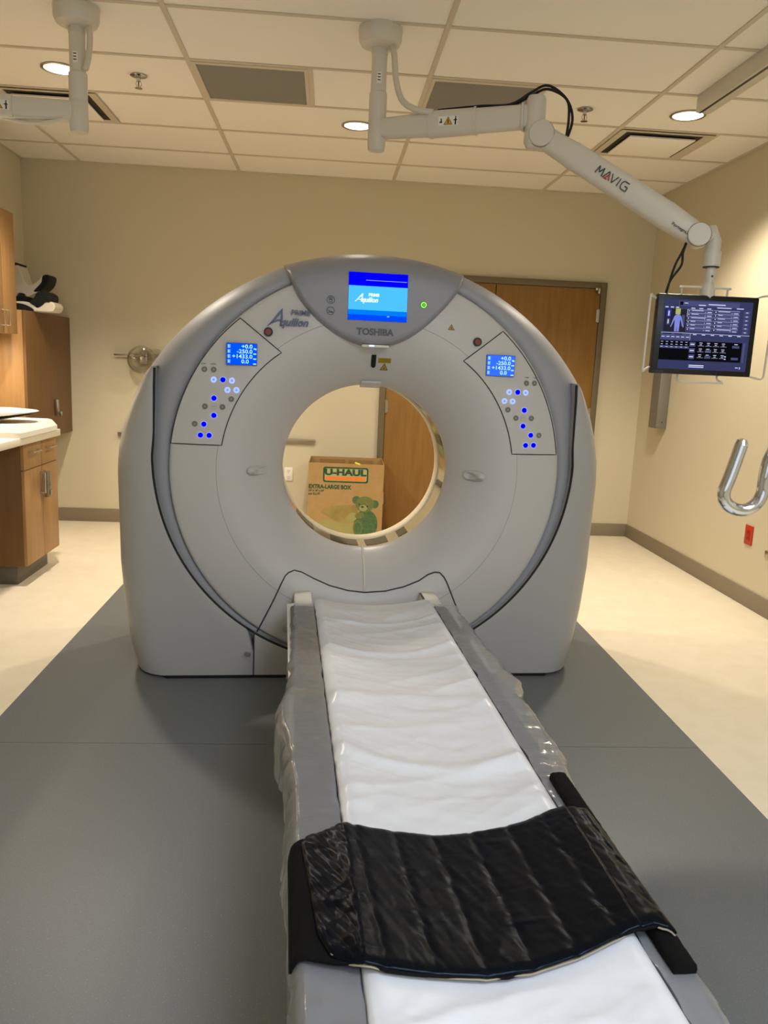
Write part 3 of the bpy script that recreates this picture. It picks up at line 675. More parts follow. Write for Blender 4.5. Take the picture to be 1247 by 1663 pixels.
for x, z in ((-.51, .109), (-.341, .223)):
    y = 0 if z < .2 else surf(x, z); m = MB(); m.lathe([(.019, .002), (.019, -.003), (.015, -.004), (.013, -.001)], ct_side, origin=(x, y, z), axis='y', n=24); m.lathe([(.013, -.001), (.010, -.004), (0, -.004)], steel if z < .2 else ct_side, origin=(x, y, z), axis='y', n=20); m.build('cover_screw', ct)
# logo on ring: Aquilion PRIME
lg = text('name_logo', 'quilion', .046, logo_m, (-.338, surf(-.338, 1.549)-.008, 1.552), ct, bold=.0010, shear=.35, sx=.92, ext=.003)
m = MB()
def stroke(pts, y, mt, wds):
    n_ = len(pts); L = []; R_ = []
    for i, (x, z) in enumerate(pts):
        a = Vector(pts[min(i+1, n_-1)])-Vector(pts[max(i-1, 0)]); a.normalize(); nn = Vector((-a.y, a.x))*wds[i]/2
        L.append((x+nn.x, z+nn.y)); R_.append((x-nn.x, z-nn.y))
    m.prism(L+R_[::-1], y, y+.006, mt)
stroke([(-.447, 1.533), (-.425, 1.553), (-.400, 1.585), (-.385, 1.606)], .001, logo_m, [.002, .008, .009, .004])
stroke([(-.388, 1.600), (-.388, 1.570), (-.393, 1.535)], .001, logo_m, [.004, .008, .008])
stroke([(-.427, 1.548), (-.408, 1.558), (-.392, 1.561)], .001, logo_m, [.004, .005, .004]); m.build('logo_initial', ct)
text('series_logo', 'PRIME', .028, logo_m, (-.311, -.006, 1.592), ct, bold=.0004, sx=1.06, ext=.003)
# ---- console
CH = [0, .008, .025, .05, .09, .13, .25, .45]; CD = [.27, .19, .10, .035, -.010, -.018, -.027, -.030]
ztop = lambda x: .70+math.sqrt(1.165**2-(x-.015)**2)+.010
def con(x, z): return interp(ztop(x)-z, CH, CD)
EDGE = [(-.366, 1.812), (-.361, 1.785), (-.340, 1.732), (-.309, 1.667), (-.275, 1.621), (-.231, 1.578), (-.18, 1.541), (-.128, 1.514), (-.076, 1.496), (-.02, 1.488), (.03, 1.489), (.09, 1.503), (.15, 1.532), (.21, 1.578), (.265, 1.633), (.305, 1.680), (.342, 1.732), (.372, 1.785), (.378, 1.806)]
m = MB(); E2 = smoothpath([(a, b, 0) for a, b in EDGE], 4); rows = []
hs = [1, .97, .9, .8, .65, .5, .35, .22, .12, .05, .02, 0]
for p_ in E2:
    x, zb = p_.x, p_.y; hb = max(.0005, ztop(x)-zb); row = []
    # skirt: offset outward on to the ring
    dx, dz_ = x*.055, -.020*(1-min(1, abs(x)/.37)**2)
    yr = min(surf(x, zb), .2) if zb < 1.76 else .13
    row.append((x+dx, max(yr, con(x, zb))+.03, zb+dz_)); row.append((x+dx*.8, con(x, zb)+.022, zb+dz_*.8)); row.append((x+dx*.35, con(x, zb)+.006, zb+dz_*.35))
    fine = [0, .004, .008, .016, .025, .037, .05, .065, .09, .11, .13, .19, .25, .35, .45]
    hh = sorted(set([hb*(1-i/22.) for i in range(23)]), reverse=True)
    for h in hh: 
        row.append((x, interp(h, CH, CD), ztop(x)-h))
    row.append((x, .40, ztop(x))); row.append((x, .52, ztop(x)-.012)); rows.append(row)
m.grid(rows, ct_console); console = m.build('console_housing', ct, angle=50)
# screen on console
x0, x1 = -.119, .128; zA, zB = 1.574, 1.767
yA, yB = con(0, zA)-.002, con(0, zB)-.004
def SP(a, b, o=0): return (x0+(x1-x0)*a, yA+(yB-yA)*b-o, zA+(zB-zA)*b)
def sq(m, a0, a1, b0, b1, mt, o): m.add([SP(a0, b0, o), SP(a1, b0, o), SP(a1, b1, o), SP(a0, b1, o)], [(0, 1, 2, 3)], mt)
m = MB(); V = [SP(0, 0, .001), SP(1, 0, .001), SP(1, 1, .001), SP(0, 1, .001)]; m.add(V+[(a, b+.02, c) for a, b, c in V], [(0, 1, 2, 3), (0, 1, 5, 4), (1, 2, 6, 5), (2, 3, 7, 6), (3, 0, 4, 7)], black)
sq(m, .004, .996, .72, .997, emis('splash_deep', (0.0, 0.0, .95), 1.1), .0015); sq(m, .004, .996, .22, .72, emis('splash_sky', (.06, .42, .95), 1.05), .0015); sq(m, .004, .996, .12, .22, emis('splash_mid', (.0, .16, .95), 1.05), .0015); sq(m, .004, .996, .004, .12, emis('splash_low', (.0, .05, .95), 1.1), .0015); sq(m, .29, .98, .835, .843, emis('splash_line', (.35, .45, 1), 1), .0022)
sq(m, .66, .70, .09, .11, emis('splash_line', (.35, .45, 1), 1), .0022)
scr = m.build('touch_screen', console, merge=False)
tl = (yB-yA)/(zB-zA); rx = PI/2-math.atan(tl)
tc_ = emis('splash_text', (.75, .95, 1.0), 1.1)
m = MB(); c_ = SP(.36, .43, .003); text('', 'quilion', .027, tc_, c_, bold=.0008, shear=.35, join=m, sx=.92, rx=rx, ext=.0002)
c_ = SP(.43, .535, .003); text('', 'PRIME', .017, tc_, c_, bold=.0006, join=m, rx=rx, ext=.0002)
for A_, B_, ww in (((.115, .385), (.245, .555), .004), ((.24, .55), (.225, .39), .005), ((.165, .43), (.235, .44), .003)):
    a = Vector(SP(*A_, .003)); b = Vector(SP(*B_, .003)); m.tube([a, b], [ww*.25, ww*.7], tc_, 5)
m.build('splash_logo', scr, merge=False)
text('maker_logo', 'TOSHIBA', .036, toshiba_m, (-.003, con(0, 1.530)-.001, 1.528), console, bold=.0016, sx=1.04, ext=.001)
for z, kind in ((1.650, 0), (1.606, 1)):
    m = MB(); y = con(-.19, z)-.0015
    m.tube([(-.19+.0155*math.cos(a*PI/12), y, z+.0155*math.sin(a*PI/12)) for a in range(24)], .0009, seam_m, 5, closed=True)
    if kind == 0:
        m.tube([(-.197, y, z+.009), (-.183, y, z+.009), (-.183, y, z+.003), (-.197, y, z+.003)], .0009, seam_m, 5, closed=True); m.tube([(-.196, y, z), (-.184, y, z), (-.184, y, z-.009), (-.196, y, z-.009)], .0009, seam_m, 5, closed=True)
    else:
        m.tube([(-.201, y, z+.002), (-.196, y, z+.002), (-.193, y, z-.003), (-.181, y, z-.003)], .0009, seam_m, 5); m.tube([(-.201, y, z-.006), (-.179, y, z-.006)], .0009, seam_m, 5)
    m.build('indicator_icon', console)
green = emis('green_led', (.30, .95, .12), 1.0); green_d = mat('green_dark', '3a5a2c', .5)
m = MB(); y = con(.197, 1.649); m.tube([(.197, y+.002, 1.649), (.197, y-.003, 1.649)], .0145, green_d, 24); m.tube([(.197, y, 1.649), (.197, y-.004, 1.649)], .0125, green, 24); m.tube([(.197, y, 1.649), (.197, y-.005, 1.649)], .007, green_d, 20); m.tube([(.197, y, 1.649), (.197, y-.006, 1.649)], .003, green, 12); m.build('status_light', console)
m = MB(); m.box(-.055, .060, -.026, .03, 1.466, 1.478, clear, .005); m.build('lens_strip', console)
m = MB(); m.box(-.025, -.002, -.028, .0, 1.469, 1.476, emis('indicator_white', (.5, .6, 1), 1.4), .003); m.build('indicator_lamp', console)

# ------------------------------------------------------------------ patient couch (same axes as scanner)
couch = thing('patient_couch', 'long white patient couch leading up to the scanner opening', 'couch', GO, TH)
sheet_w = mat('couch_white', 'e2dfd8', .4)
def sag(x): return -.034*(1-min(1, abs(x-.005)/.24)**2)
Y0, Y1 = -.26, -3.0
m = MB(); rows = []
for y in (Y1, Y0+.06):
    row = [(-.31, y, .30), (-.343, y, .385), (-.343, y, .405), (-.315, y, .408)]+[(-.25+.5*k/12, y, .403+sag(-.25+.5*k/12)) for k in range(13)]+[(.30, y, .408), (.322, y, .405), (.322, y, .385), (.29, y, .30)]; rows.append(row)
m.grid(rows, sheet_w, closed=True); [m.add(r_, [tuple(range(len(r_)))], sheet_w) for r_ in rows]; m.build('couch_top', couch, angle=35)
m = MB(); m.box(-.235, .235, -2.75, -.42, .03, .31, sheet_w, .03, 4); m.build('lift_body', couch)
m = MB(); m.box(-.22, .22, -2.8, -.38, 0, .035, rubber, .004); m.build('foot', couch)
for x0, x1 in ((-.312, -.236), (.247, .318)):
    m = MB(); m.box(x0, x1, -.40, .012, .352, .402, sheet_w, .008); 
    if x0 > 0: m.box(x0-.002, x0+.006, -.40, -.02, .4, .4035, seam_m)
    m.build('side_rail', couch)
side_g = mat('grey_rail_pad', '5e616a', .45, spec=.4)
for x0, x1 in ((-.330, -.236), (.252, .312)):
    m = MB(); m.box(x0, x1, Y1, Y0-.02, .404, .425, side_g, .009, 3); m.build('arm_rail_pad', couch)

# mattress with wrinkled white cover
def wr(x, y, s=1.0):
    v = Vector((x*2.2+.35*y, y*7.5+1.2*x, 3.1)); a = noise.noise(v); b = noise.noise(Vector((x*6+y*2, y*20, 1.7))); c = noise.noise(Vector((x*30, y*55, 5)))
    rid = (1-abs(noise.noise(Vector((x*1.6+3-.4*y, y*6.0-x*1.5, 9)))))**6
    r2_ = (1-abs(noise.noise(Vector((x*5+y*3.5, y*16+x*5, 13)))))**9; r3_ = (1-abs(noise.noise(Vector((x*7-y*5, y*13-x*7, 23)))))**12
    return s*(.006*a+.0022*b+.0007*c+.006*rid+.0022*r2_+.002*r3_)
foldA = lambda x, y: .011*math.exp(-((y+1.62-.45*(x-.05)**2*2+.10*x)/.030)**2)+.010*math.exp(-((y+1.22+.16*(x-.1)+.9*(x-.02)**2)/.035)**2)+.008*math.exp(-((y+.84-.9*(x)**2)/.02)**2)+.006*math.exp(-((y+.52-.1*x-.5*x*x)/.013)**2)
white_m = mat('white_vinyl_sheet', 'dde0e7', .30, spec=.55, bump=(26, .10, (1, .35, 1)))
MATX0, MATX1 = -.232, .248
def mtop(x, y):
    e = min(1, (x-MATX0)/.03, (MATX1-x)/.03); e = max(0, e)
    return .452+sag(x)*.95+(wr(x, y)+foldA(x, y))*e*min(1, max(0, (Y0-y)/.12))*(1-.85*max(0, min(1, (-1.86-y)/.06, (y+2.36)/.06)))-.014*(1-e)**2
m = MB(); ny, nx = 330, 66; rows = []
for j in range(ny+1):
    y = Y0+(Y1-Y0)*j/ny; row = [(MATX0+.006, y, .405), (MATX0-.004+.003*noise.noise(Vector((0, y*14, 2))), y, .418), (MATX0-.003+.0035*noise.noise(Vector((0, y*22, 7))), y, .432)]
    for i in range(nx+1):
        x = MATX0+(MATX1-MATX0)*i/nx; row.append((x, y, mtop(x, y)))
    row += [(MATX1+.003, y, .432), (MATX1+.004, y, .418), (MATX1-.006, y, .405)]
    rows.append(row)
m.grid(rows, white_m); e0 = rows[0]; m.add(e0, [tuple(range(len(e0)))], white_m); e1 = rows[-1]; m.add(e1, [tuple(range(len(e1)))], white_m)
pad = m.build('mattress_pad', angle=80); pad.location = GO; pad.rotation_euler = (0, 0, TH)
tag(pad, 'long wrinkled white mattress pad lying along the couch', 'mattress')

# clear plastic film
fm = bpy.data.materials.new('clear_film'); fm.use_nodes = True; nt = fm.node_tree; nt.nodes.clear()
out = nt.nodes.new('ShaderNodeOutputMaterial'); tr = nt.nodes.new('ShaderNodeBsdfTransparent'); tr.inputs[0].default_value = (.93, .94, .96, 1)
gl = nt.nodes.new('ShaderNodeBsdfGlossy'); gl.inputs['Roughness'].default_value = .12; df = nt.nodes.new('ShaderNodeBsdfTranslucent'); df.inputs[0].default_value = (.8, .82, .86, 1)
d2_ = nt.nodes.new('ShaderNodeBsdfDiffuse'); d2_.inputs[0].default_value = (.85, .86, .9, 1); ad = nt.nodes.new('ShaderNodeMixShader'); ad.inputs[0].default_value = .5
nt.links.new(df.outputs[0], ad.inputs[1]); nt.links.new(d2_.outputs[0], ad.inputs[2])
mx = nt.nodes.new('ShaderNodeMixShader'); mx.inputs[0].default_value = .42; nt.links.new(tr.outputs[0], mx.inputs[1]); nt.links.new(ad.outputs[0], mx.inputs[2])
fr = nt.nodes.new('ShaderNodeFresnel'); fr.inputs[0].default_value = 1.55; mx2 = nt.nodes.new('ShaderNodeMixShader'); nt.links.new(fr.outputs[0], mx2.inputs[0]); nt.links.new(mx.outputs[0], mx2.inputs[1]); nt.links.new(gl.outputs[0], mx2.inputs[2])
tc = nt.nodes.new('ShaderNodeTexCoord'); nn = nt.nodes.new('ShaderNodeTexNoise'); nn.inputs['Scale'].default_value = 22; nn.inputs['Detail'].default_value = 4; bp = nt.nodes.new('ShaderNodeBump'); bp.inputs['Strength'].default_value = .35; bp.inputs['Distance'].default_value = .01
mpp = nt.nodes.new('ShaderNodeMapping'); mpp.inputs['Scale'].default_value = (.5, 1.6, .5); nt.links.new(tc.outputs['Object'], mpp.inputs[0]); nt.links.new(mpp.outputs[0], nn.inputs[0]); nt.links.new(nn.outputs[0], bp.inputs['Height']); nt.links.new(bp.outputs[0], gl.inputs['Normal']); nt.links.new(bp.outputs[0], fr.inputs['Normal'])
nt.links.new(mx2.outputs[0], out.inputs[0])
def film_sheet(s, outline, label_):
    # outline: list of (y, x_out, z_out)
    m = MB(); rows = []; ys_ = [o[0] for o in outline]; N_ = 260
    for j in range(N_+1):
        y = ys_[0]+(ys_[-1]-ys_[0])*j/N_; yy = -y
        xo = interp(-y, [-a for a in ys_], [o[1] for o in outline]); zo = interp(-y, [-a for a in ys_], [o[2] for o in outline])
        xi = MATX0-.006 if s < 0 else MATX1+.006; row = []
        K = 22
        for k in range(K+1):
            t = k/K
            x = xi+(xo-xi)*min(1, t*1.45) if t < .69 else xo
            zz_ = .440-.012*min(1, t*3)-.003*t if t < .62 else None
            z = .431-.004*t if t < .62 else .4285+(zo-.4285)*((t-.62)/.38)
            a = noise.noise(Vector((t*2.5, y*13, 4+s))); b = noise.noise(Vector((t*5, y*34, 8+s)))
            am = (.005 if t < .62 else .005+.016*(t-.62)/.38); x += s*(a*am+.3*am*b)
            z += .0022*a+.0015*b+(.003 if t < .62 else 0)
            row.append((x, y, z))
        rows.append(row)
    m.grid(rows, fm); m.grid([[(x+s*(.004+.004*noise.noise(Vector((k_*.5, y*17, 3))))*min(1, k_/3), y, z) for k_, (x, y, z) in enumerate(rw[13:])] for rw in rows], fm); o = m.build('plastic_film', angle=180); o.location = GO; o.rotation_euler = (0, 0, TH); return tag(o, label_, 'plastic film', 'clear film over the couch edges')
film_sheet(-1, [(-.28, -.322, .36), (-.80, -.334, .33), (-1.10, -.345, .31), (-1.17, -.362, .29), (-1.24, -.382, .28), (-1.32, -.376, .27), (-1.45, -.358, .27), (-1.62, -.348, .27), (-1.86, -.347, .27), (-2.9, -.345, .27)], 'clear plastic film hanging over the left edge of the couch')
film_sheet(1, [(-.28, .352, .40), (-.60, .355, .38), (-.98, .378, .36), (-1.06, .396, .36), (-1.12, .380, .34), (-1.2, .362, .33), (-1.36, .372, .31), (-1.55, .370, .31), (-1.66, .350, .33), (-1.78, .322, .38), (-2.9, .320, .39)], 'clear plastic film over the right edge of the couch by the dark strip')

# black body wrap
nyl = mat('black_nylon', '04060c', .30, spec=.22, bump=(14, .10, (.5, 1.6, 1))); nyl.node_tree.nodes['Principled BSDF'].inputs['Specular Tint'].default_value = (.55, .72, 1, 1)
matte = mat('black_felt', '0a0a0b', .85, spec=.2, bump=(400, .3))
trim_b = mat('beige_binding', '9a917c', .7)
wrap = thing('black_wrap', 'quilted black shiny wrap draped across the white mattress', 'body wrap', GO, TH)
def cloth(name, L, R_, top, bot, zf, mt, par, nx=90, ny=60, th=.006, edge=None):
    # top/bot: lists (x, y) far and near edges
    rows = []; m = MB()
    for j in range(ny+1):
        t = j/ny; row = []
        for i in range(nx+1):
            s = i/nx
            xt = interp(s, [k/(len(top)-1) for k in range(len(top))], [p[0] for p in top]); yt = interp(s, [k/(len(top)-1) for k in range(len(top))], [p[1] for p in top])
            xb = interp(s, [k/(len(bot)-1) for k in range(len(bot))], [p[0] for p in bot]); yb_ = interp(s, [k/(len(bot)-1) for k in range(len(bot))], [p[1] for p in bot])
            x = xt+(xb-xt)*t; y = yt+(yb_-yt)*t; row.append((x, y, zf(x, y, s, t)))
        rows.append(row)
    m.grid(rows, mt); o = m.build(name, par, angle=180); md = o.modifiers.new('solid', 'SOLIDIFY'); md.thickness = th; md.offset = 1; return o, rows
def basez(x):
    if x < MATX0: return interp(x, [-.348, -.344, -.338, -.325, -.27, -.25, MATX0], [.395, .415, .430, .438, .442, .449, .457])
    if x > MATX1: return interp(x, [MATX1, .27, .295, .306, .314], [.454, .457, .457, .450, .436])
    return .457+sag(x)*.93
def z_low(x, y, s, t): return basez(x)+.004+.002*noise.noise(Vector((x*6, y*9, 1)))
cloth('wrap_backing', 0, 0, [(-.346, -1.945), (-.340, -1.93), (-.30, -1.925), (-.2, -1.915), (0, -1.925), (.2, -1.89), (.285, -1.9)], [(-.346, -2.245), (-.340, -2.25), (-.31, -2.262), (-.2, -2.303), (0, -2.306), (.2, -2.256), (.285, -2.246)], z_low, matte, wrap, 60, 20, .005)
def quilt(x, y, s, t):
    z = basez(x)+.012
    ph = ((x+.30)-.02*t)/.082; q_ = ph-round(ph); groove = -.0030*math.exp(-(q_/.10)**2)
    puff = .004*abs(math.cos(PI*q_))*0
    w1 = noise.noise(Vector((x*7, y*34+6*q_, 2.2))); w2 = noise.noise(Vector((x*16, y*70, 6)))
    near = math.exp(-(q_/.16)**2); amp = .0006+.0012*near
    if x < -.235: amp = .0045
    z += groove*(.6 if x > -.25 else 0)+amp*w1+.0004*w2
    n1 = noise.noise(Vector((x*5+3, y*22-x*4, 11))); n2 = noise.noise(Vector((x*9, y*9, 21))); z += .0038*max(0, n2+.15)*(1-abs(n1))**9
    if x < -.235: z += .0026*(1-abs(noise.noise(Vector((x*10, y*17+x*9, 31)))))**5
    ed = min(t, 1-t, s*1.5, (1-s)*1.5)/.05
    if ed < 1: z -= .004*(1-ed)**2
    return z
topP = [(-.322, -1.945), (-.312, -1.925), (-.25, -1.905), (-.19, -1.91), (-.11, -1.912), (-.035, -1.918), (.055, -1.908), (.154, -1.893), (.215, -1.873), (.262, -1.872), (.290, -1.885)]
botP = [(-.300, -2.21), (-.282, -2.262), (-.235, -2.295), (-.178, -2.30), (-.11, -2.302), (-.035, -2.306), (.042, -2.298), (.146, -2.274), (.225, -2.25), (.275, -2.243), (.308, -2.255)]
qo, qr = cloth('quilted_top', 0, 0, topP, botP, quilt, nyl, wrap, 200, 110, .004)
m = MB()
for rw, o in ((qr[-1], 0),):
    m.tube([(x, y-.0005, z-.003) for x, y, z in rw][::4], .0017, trim_b, 6)
m.build('edge_binding', wrap)
m = MB(); m.tube([(x, y, z) for x, y, z in [(p[0], p[1]+.0, quilt(p[0], p[1], .5, .5)) for p in botP]][:2]+[(-.3, -2.21, quilt(-.3, -2.2, .5, .5))], .0016, trim_b, 6)
m.tube([(rw[0][0]-.001, rw[0][1], rw[0][2]) for rw in qr][::3], .0014, trim_b, 6); m.build('edge_binding', wrap)
# stitched lines
m = MB()
for k in range(0, 8):
    P = []
    for j in range(0, 41):
        t = .02+.96*j/40; x = -.30+.082*k+.02*t+.0
        if x < -.24 or x > .29: continue
        y = interp(x, [p[0] for p in topP], [p[1] for p in topP])*(1-t)+interp(x, [p[0] for p in botP], [p[1] for p in botP])*t
        P.append((x, y, quilt(x, y, .5, t)+.0012))
    if len(P) > 3: m.tube(P, .0009, matte, 4)
m.build('stitching', wrap)
# black strip along right edge
m = MB(); rows = []
for j in range(60):
    y = -1.70-.62*j/59; row = []
    for k in range(12):
        a = 2*PI*k/12; row.append((.294+.021*math.copysign(abs(math.cos(a))**.6, math.cos(a))+.0015*noise.noise(Vector((k, y*60, 0))), y, .440+.014*math.copysign(abs(math.sin(a))**.6, math.sin(a))+.0015*noise.noise(Vector((k, y*50, 4)))))
    rows.append(row)
m.grid(rows, matte, closed=True); m.add(rows[0], [tuple(range(12))], matte); m.add(rows[-1], [tuple(range(12))], matte)
o = m.build('foam_strip', angle=80); o.location = GO; o.rotation_euler = (0, 0, TH); tag(o, 'long matte black strip along the right side of the couch', 'strip')

# ------------------------------------------------------------------ left casework
CXf = -1.75
cab = thing('base_cabinet', 'wooden base cabinet with two drawers and a door under the worktop', 'cabinet', (0, 0, 0))
m = MB(); m.box(XL+.015, CXf-.02, -1.99, -1.42, .12, .855, wood_shade, .001); m.build('body', cab)
m = MB(); m.box(XL+.03, CXf-.075, -1.95, -1.44, 0, .12, mat('toe_kick_grey', '5f5a50', .5), .001); m.build('toe_kick', cab)
def pull(par, a, b, std=.028, r=.005):
    a = Vector(a); b = Vector(b); m = MB(); off = Vector((std, 0, 0)); m.tube([a, a+off, b+off, b], r, steel, 8); m.build('handle', par)
for y0, y1 in ((-1.988, -1.703), (-1.699, -1.422)):
    m = MB(); m.box(CXf-.02, CXf, y0, y1, .70, .852, wood_m, .0015); d = m.build('drawer_front', cab); c = (y0+y1)/2; pull(d, (CXf, c-.07, .80), (CXf, c+.07, .80))
for y0, y1, hy in ((-1.988, -1.703, -1.735), (-1.699, -1.422, -1.665)):
    m = MB(); m.box(CXf-.02, CXf, y0, y1, .125, .696, wood_m, .0015); d = m.build('door', cab); pull(d, (CXf, hy, .53), (CXf, hy, .655), .03, .006)
m = MB(); m.box(CXf+.020, CXf+.048, -1.728, -1.672, .50, .66, mat('lock_nickel', '8e8674', .3, .8), .004)
for k in range(5): m.box(CXf+.048, CXf+.052, -1.711, -1.689, .60-.012*k+.02, .607-.012*k+.02, steel, .001)
m.box(CXf+.048, CXf+.056, -1.712, -1.688, .512, .545, steel, .003); m.build('combination_lock', cab)
m = MB(); top_m = mat('worktop_laminate', 'e3ddcc', .35); m.box(XL+.002, -1.722, -4.4, -1.42, .858, .90, top_m, .003)
o = m.build('worktop'); tag(o, 'long cream worktop along the left wall', 'worktop')
m = MB(); A_ = [(XL+.15, -1.43), (-1.77, -1.43), (-1.715, -1.50), (-1.715, -2.10), (XL+.15, -2.10)]; B_ = [(XL+.16, -1.44), (-1.79, -1.44), (-1.74, -1.515), (-1.74, -2.075), (XL+.16, -2.075)]
m.add([(x, y, .9005) for x, y in A_]+[(x, y, .93) for x, y in A_]+[(x, y, .965) for x, y in B_], [(0, 1, 2, 3, 4), (10, 11, 12, 13, 14)]+[(i, (i+1) % 5, 5+(i+1) % 5, 5+i) for i in range(5)]+[(5+i, 5+(i+1) % 5, 10+(i+1) % 5, 10+i) for i in range(5)], white_pl)
o = m.build('white_tray'); tag(o, 'shallow white slab with sloped edges lying on the worktop end', 'tray')
cush = thing('folded_pad', 'white cloth pad with black underside lying on the white slab', 'pad', (-1.99, -1.78, .967), math.radians(18))
def blob(m, x0, x1, y0, y1, zf0, zf1, mt, n=20, ex=.35):
    rows = []; rings = [0, .15, .5, .85, 1]
    for t in (0, .03, .1, .25, .5, .75, .9, .97, 1):
        row = []
        sc = (math.sin(PI*t))**ex if 0 < t < 1 else 0.02
        for k in range(24):
            a = 2*PI*k/24; c, s_ = math.cos(a), math.sin(a); y = y0+(y1-y0)*(.5+.5*sc*math.copysign(abs(c)**.5, c)); z = s_
            x = x0+(x1-x0)*t; zl, zh = zf0(x), zf1(x); zc = (zl+zh)/2; row.append((x, y, zc+(zh-zl)/2*sc*math.copysign(abs(z)**.7, z)))
        rows.append(row)
    m.grid(rows, mt, closed=True); m.add(rows[0], [tuple(range(24))], mt); m.add(rows[-1], [tuple(range(24))], mt)
m = MB(); blob(m, -.34, .22, -.20, .17, lambda x: .003+max(0, (x+.05))*.15, lambda x: .022+max(0, x+.05)*.15, black); m.build('black_underside', cush)
m = MB(); blob(m, -.34, .25, -.21, .18, lambda x: .020+max(0, (x+.05))*.13, lambda x: .062+.02*(1-abs(x)/.3)+max(0, x+.05)*.02, mat('white_cotton', 'dcd9d2', .8, bump=(30, .3))); m.build('white_cover', cush)
# wall cabinet far
tw = thing('wall_cabinet', 'lower wooden wall cabinet in the back left corner with a pull handle', 'cabinet', (0, 0, 0), group='wooden wall cabinets')
m = MB(); m.box(XL+.002, -2.105, -.965, -.003, .752, 1.662, wood_m, .001); m.build('body', tw)
m = MB(); m.box(-2.104, -2.085, -.965, -.004, .752, 1.662, wood_shade, .0015); d = m.build('door', tw)
m = MB(); m.box(-2.085, -2.06, -.425, -.385, .905, 1.03, steel, .004); m.build('handle', d)
m = MB(); m.box(-2.06, -2.035, -.415, -.395, .905, .94, steel, .004); m.build('lock', d)
uc = thing('wall_cabinet', 'upper wooden wall cabinet at the left frame edge above the worktop', 'cabinet', (0, 0, 0), group='wooden wall cabinets')
m = MB(); m.box(XL+.002, -2.105, -2.6, -1.105, 1.495, 2.268, wood_m, .001); m.build('body', uc)
for y0, y1, hy in ((-1.318, -1.105, -1.285), (-1.80, -1.322, -1.36), (-2.30, -1.804, -1.85)):
    m = MB(); m.box(-2.104, -2.085, y0, y1, 1.496, 2.267, wood_m, .0015); d = m.build('door', uc)
    pull(d, (-2.085, hy, 1.545), (-2.085, hy, 1.64), .025, .004)
ul = thing('under_cabinet_light', 'slim lit strip beneath the upper wall cabinet', 'light', (-2.26, -1.7, 1.494))
m = MB(); m.box(-.03, .03, -.5, .5, -.02, 0, white_pl, .003); m.build('housing', ul); m = MB(); m.box(-.024, .024, -.48, .48, -.0225, -.0202, emis('strip_glow', (1, .85, .65), 4)); m.build('diffuser', ul)
area_light('strip_lamp', (0, 0, -.03), .05, .9, 9, (1, .82, .6), parent=ul)

# head holders on the wall cabinet
hm = mat('headrest_shell', 'd6d0bf', .5); foam = mat('headrest_foam', '0d0d0e', .8)
def shape(name, par, pts, y0, y1, mt, n=5):
    m = MB(); sp = smoothpath([(a, b, 0) for a, b in pts], n, closed=True); m.prism([(p.x, p.y) for p in sp], y0, y1, mt); o = m.build(name, par, angle=50)
    b = o.modifiers.new('bev', 'BEVEL'); b.width = .008; b.segments = 2; b.limit_method = 'ANGLE'; b.angle_limit = .9; return o
# px->m at y=-.5: x = -2.43+.00497*(u), z as below
X_ = lambda u: -2.432+.00492*u
Z_ = lambda v: 1.663+(508-v)*.00437
h1 = thing('head_holder', 'cream curved head holder with a black tip, standing above the other', 'head holder', (0, -.55, 0), group='head holders on the corner cabinet')
P1 = [(27, 500), (27, 447), (31, 433), (38, 434), (43, 447), (46, 459), (52, 464), (60, 461), (67, 455), (73, 447), (80, 451), (76, 462), (66, 474), (56, 480), (50, 483), (44, 478), (36, 479), (33, 490), (32, 500)]
shape('shell', h1, [(X_(a), Z_(b)) for a, b in P1], -.07, .10, hm)
shape('tip_pad', h1, [(X_(a), Z_(b)) for a, b in ((24, 452), (25, 433), (30, 429.5), (38, 430), (37, 433), (31, 436), (28, 452))], -.075, .105, foam, 3)
shape('side_pad', h1, [(X_(a), Z_(b)) for a, b in ((73, 448), (82, 447), (80, 461), (70, 472), (59, 474), (66, 465), (71, 458))], -.078, .09, foam, 3)
shape('seat_pad', h1, [(X_(a), Z_(b)) for a, b in ((34, 483), (49, 483), (50, 490), (42, 495), (33, 495))], -.08, .09, foam, 3)
h2 = thing('head_holder', 'low cream and black head holder lying flat on the corner wall cabinet', 'head holder', (0, -.72, 0), group='head holders on the corner cabinet')
X_ = lambda u: -2.36+.00484*u
Z_ = lambda v: 1.664+(505-v)*.00428
shape('shell', h2, [(X_(a), Z_(b)) for a, b in ((28, 505), (28, 492), (44, 490), (55, 493), (62, 499), (70, 494), (75, 489), (84, 489), (88, 496), (84, 504), (76, 505), (50, 505))], -.08, .10, hm)
shape('foam_block', h2, [(X_(a), Z_(b)) for a, b in ((64, 474), (74, 472), (82, 478), (81, 489), (74, 490), (67, 497), (57, 495), (52, 489), (58, 484))], -.09, .09, foam, 3)
shape('foam_wedge', h2, [(X_(a), Z_(b)) for a, b in ((28, 494), (42, 494), (52, 498), (58, 503), (54, 504.5), (29, 504.5))], -.092, .08, foam, 3)

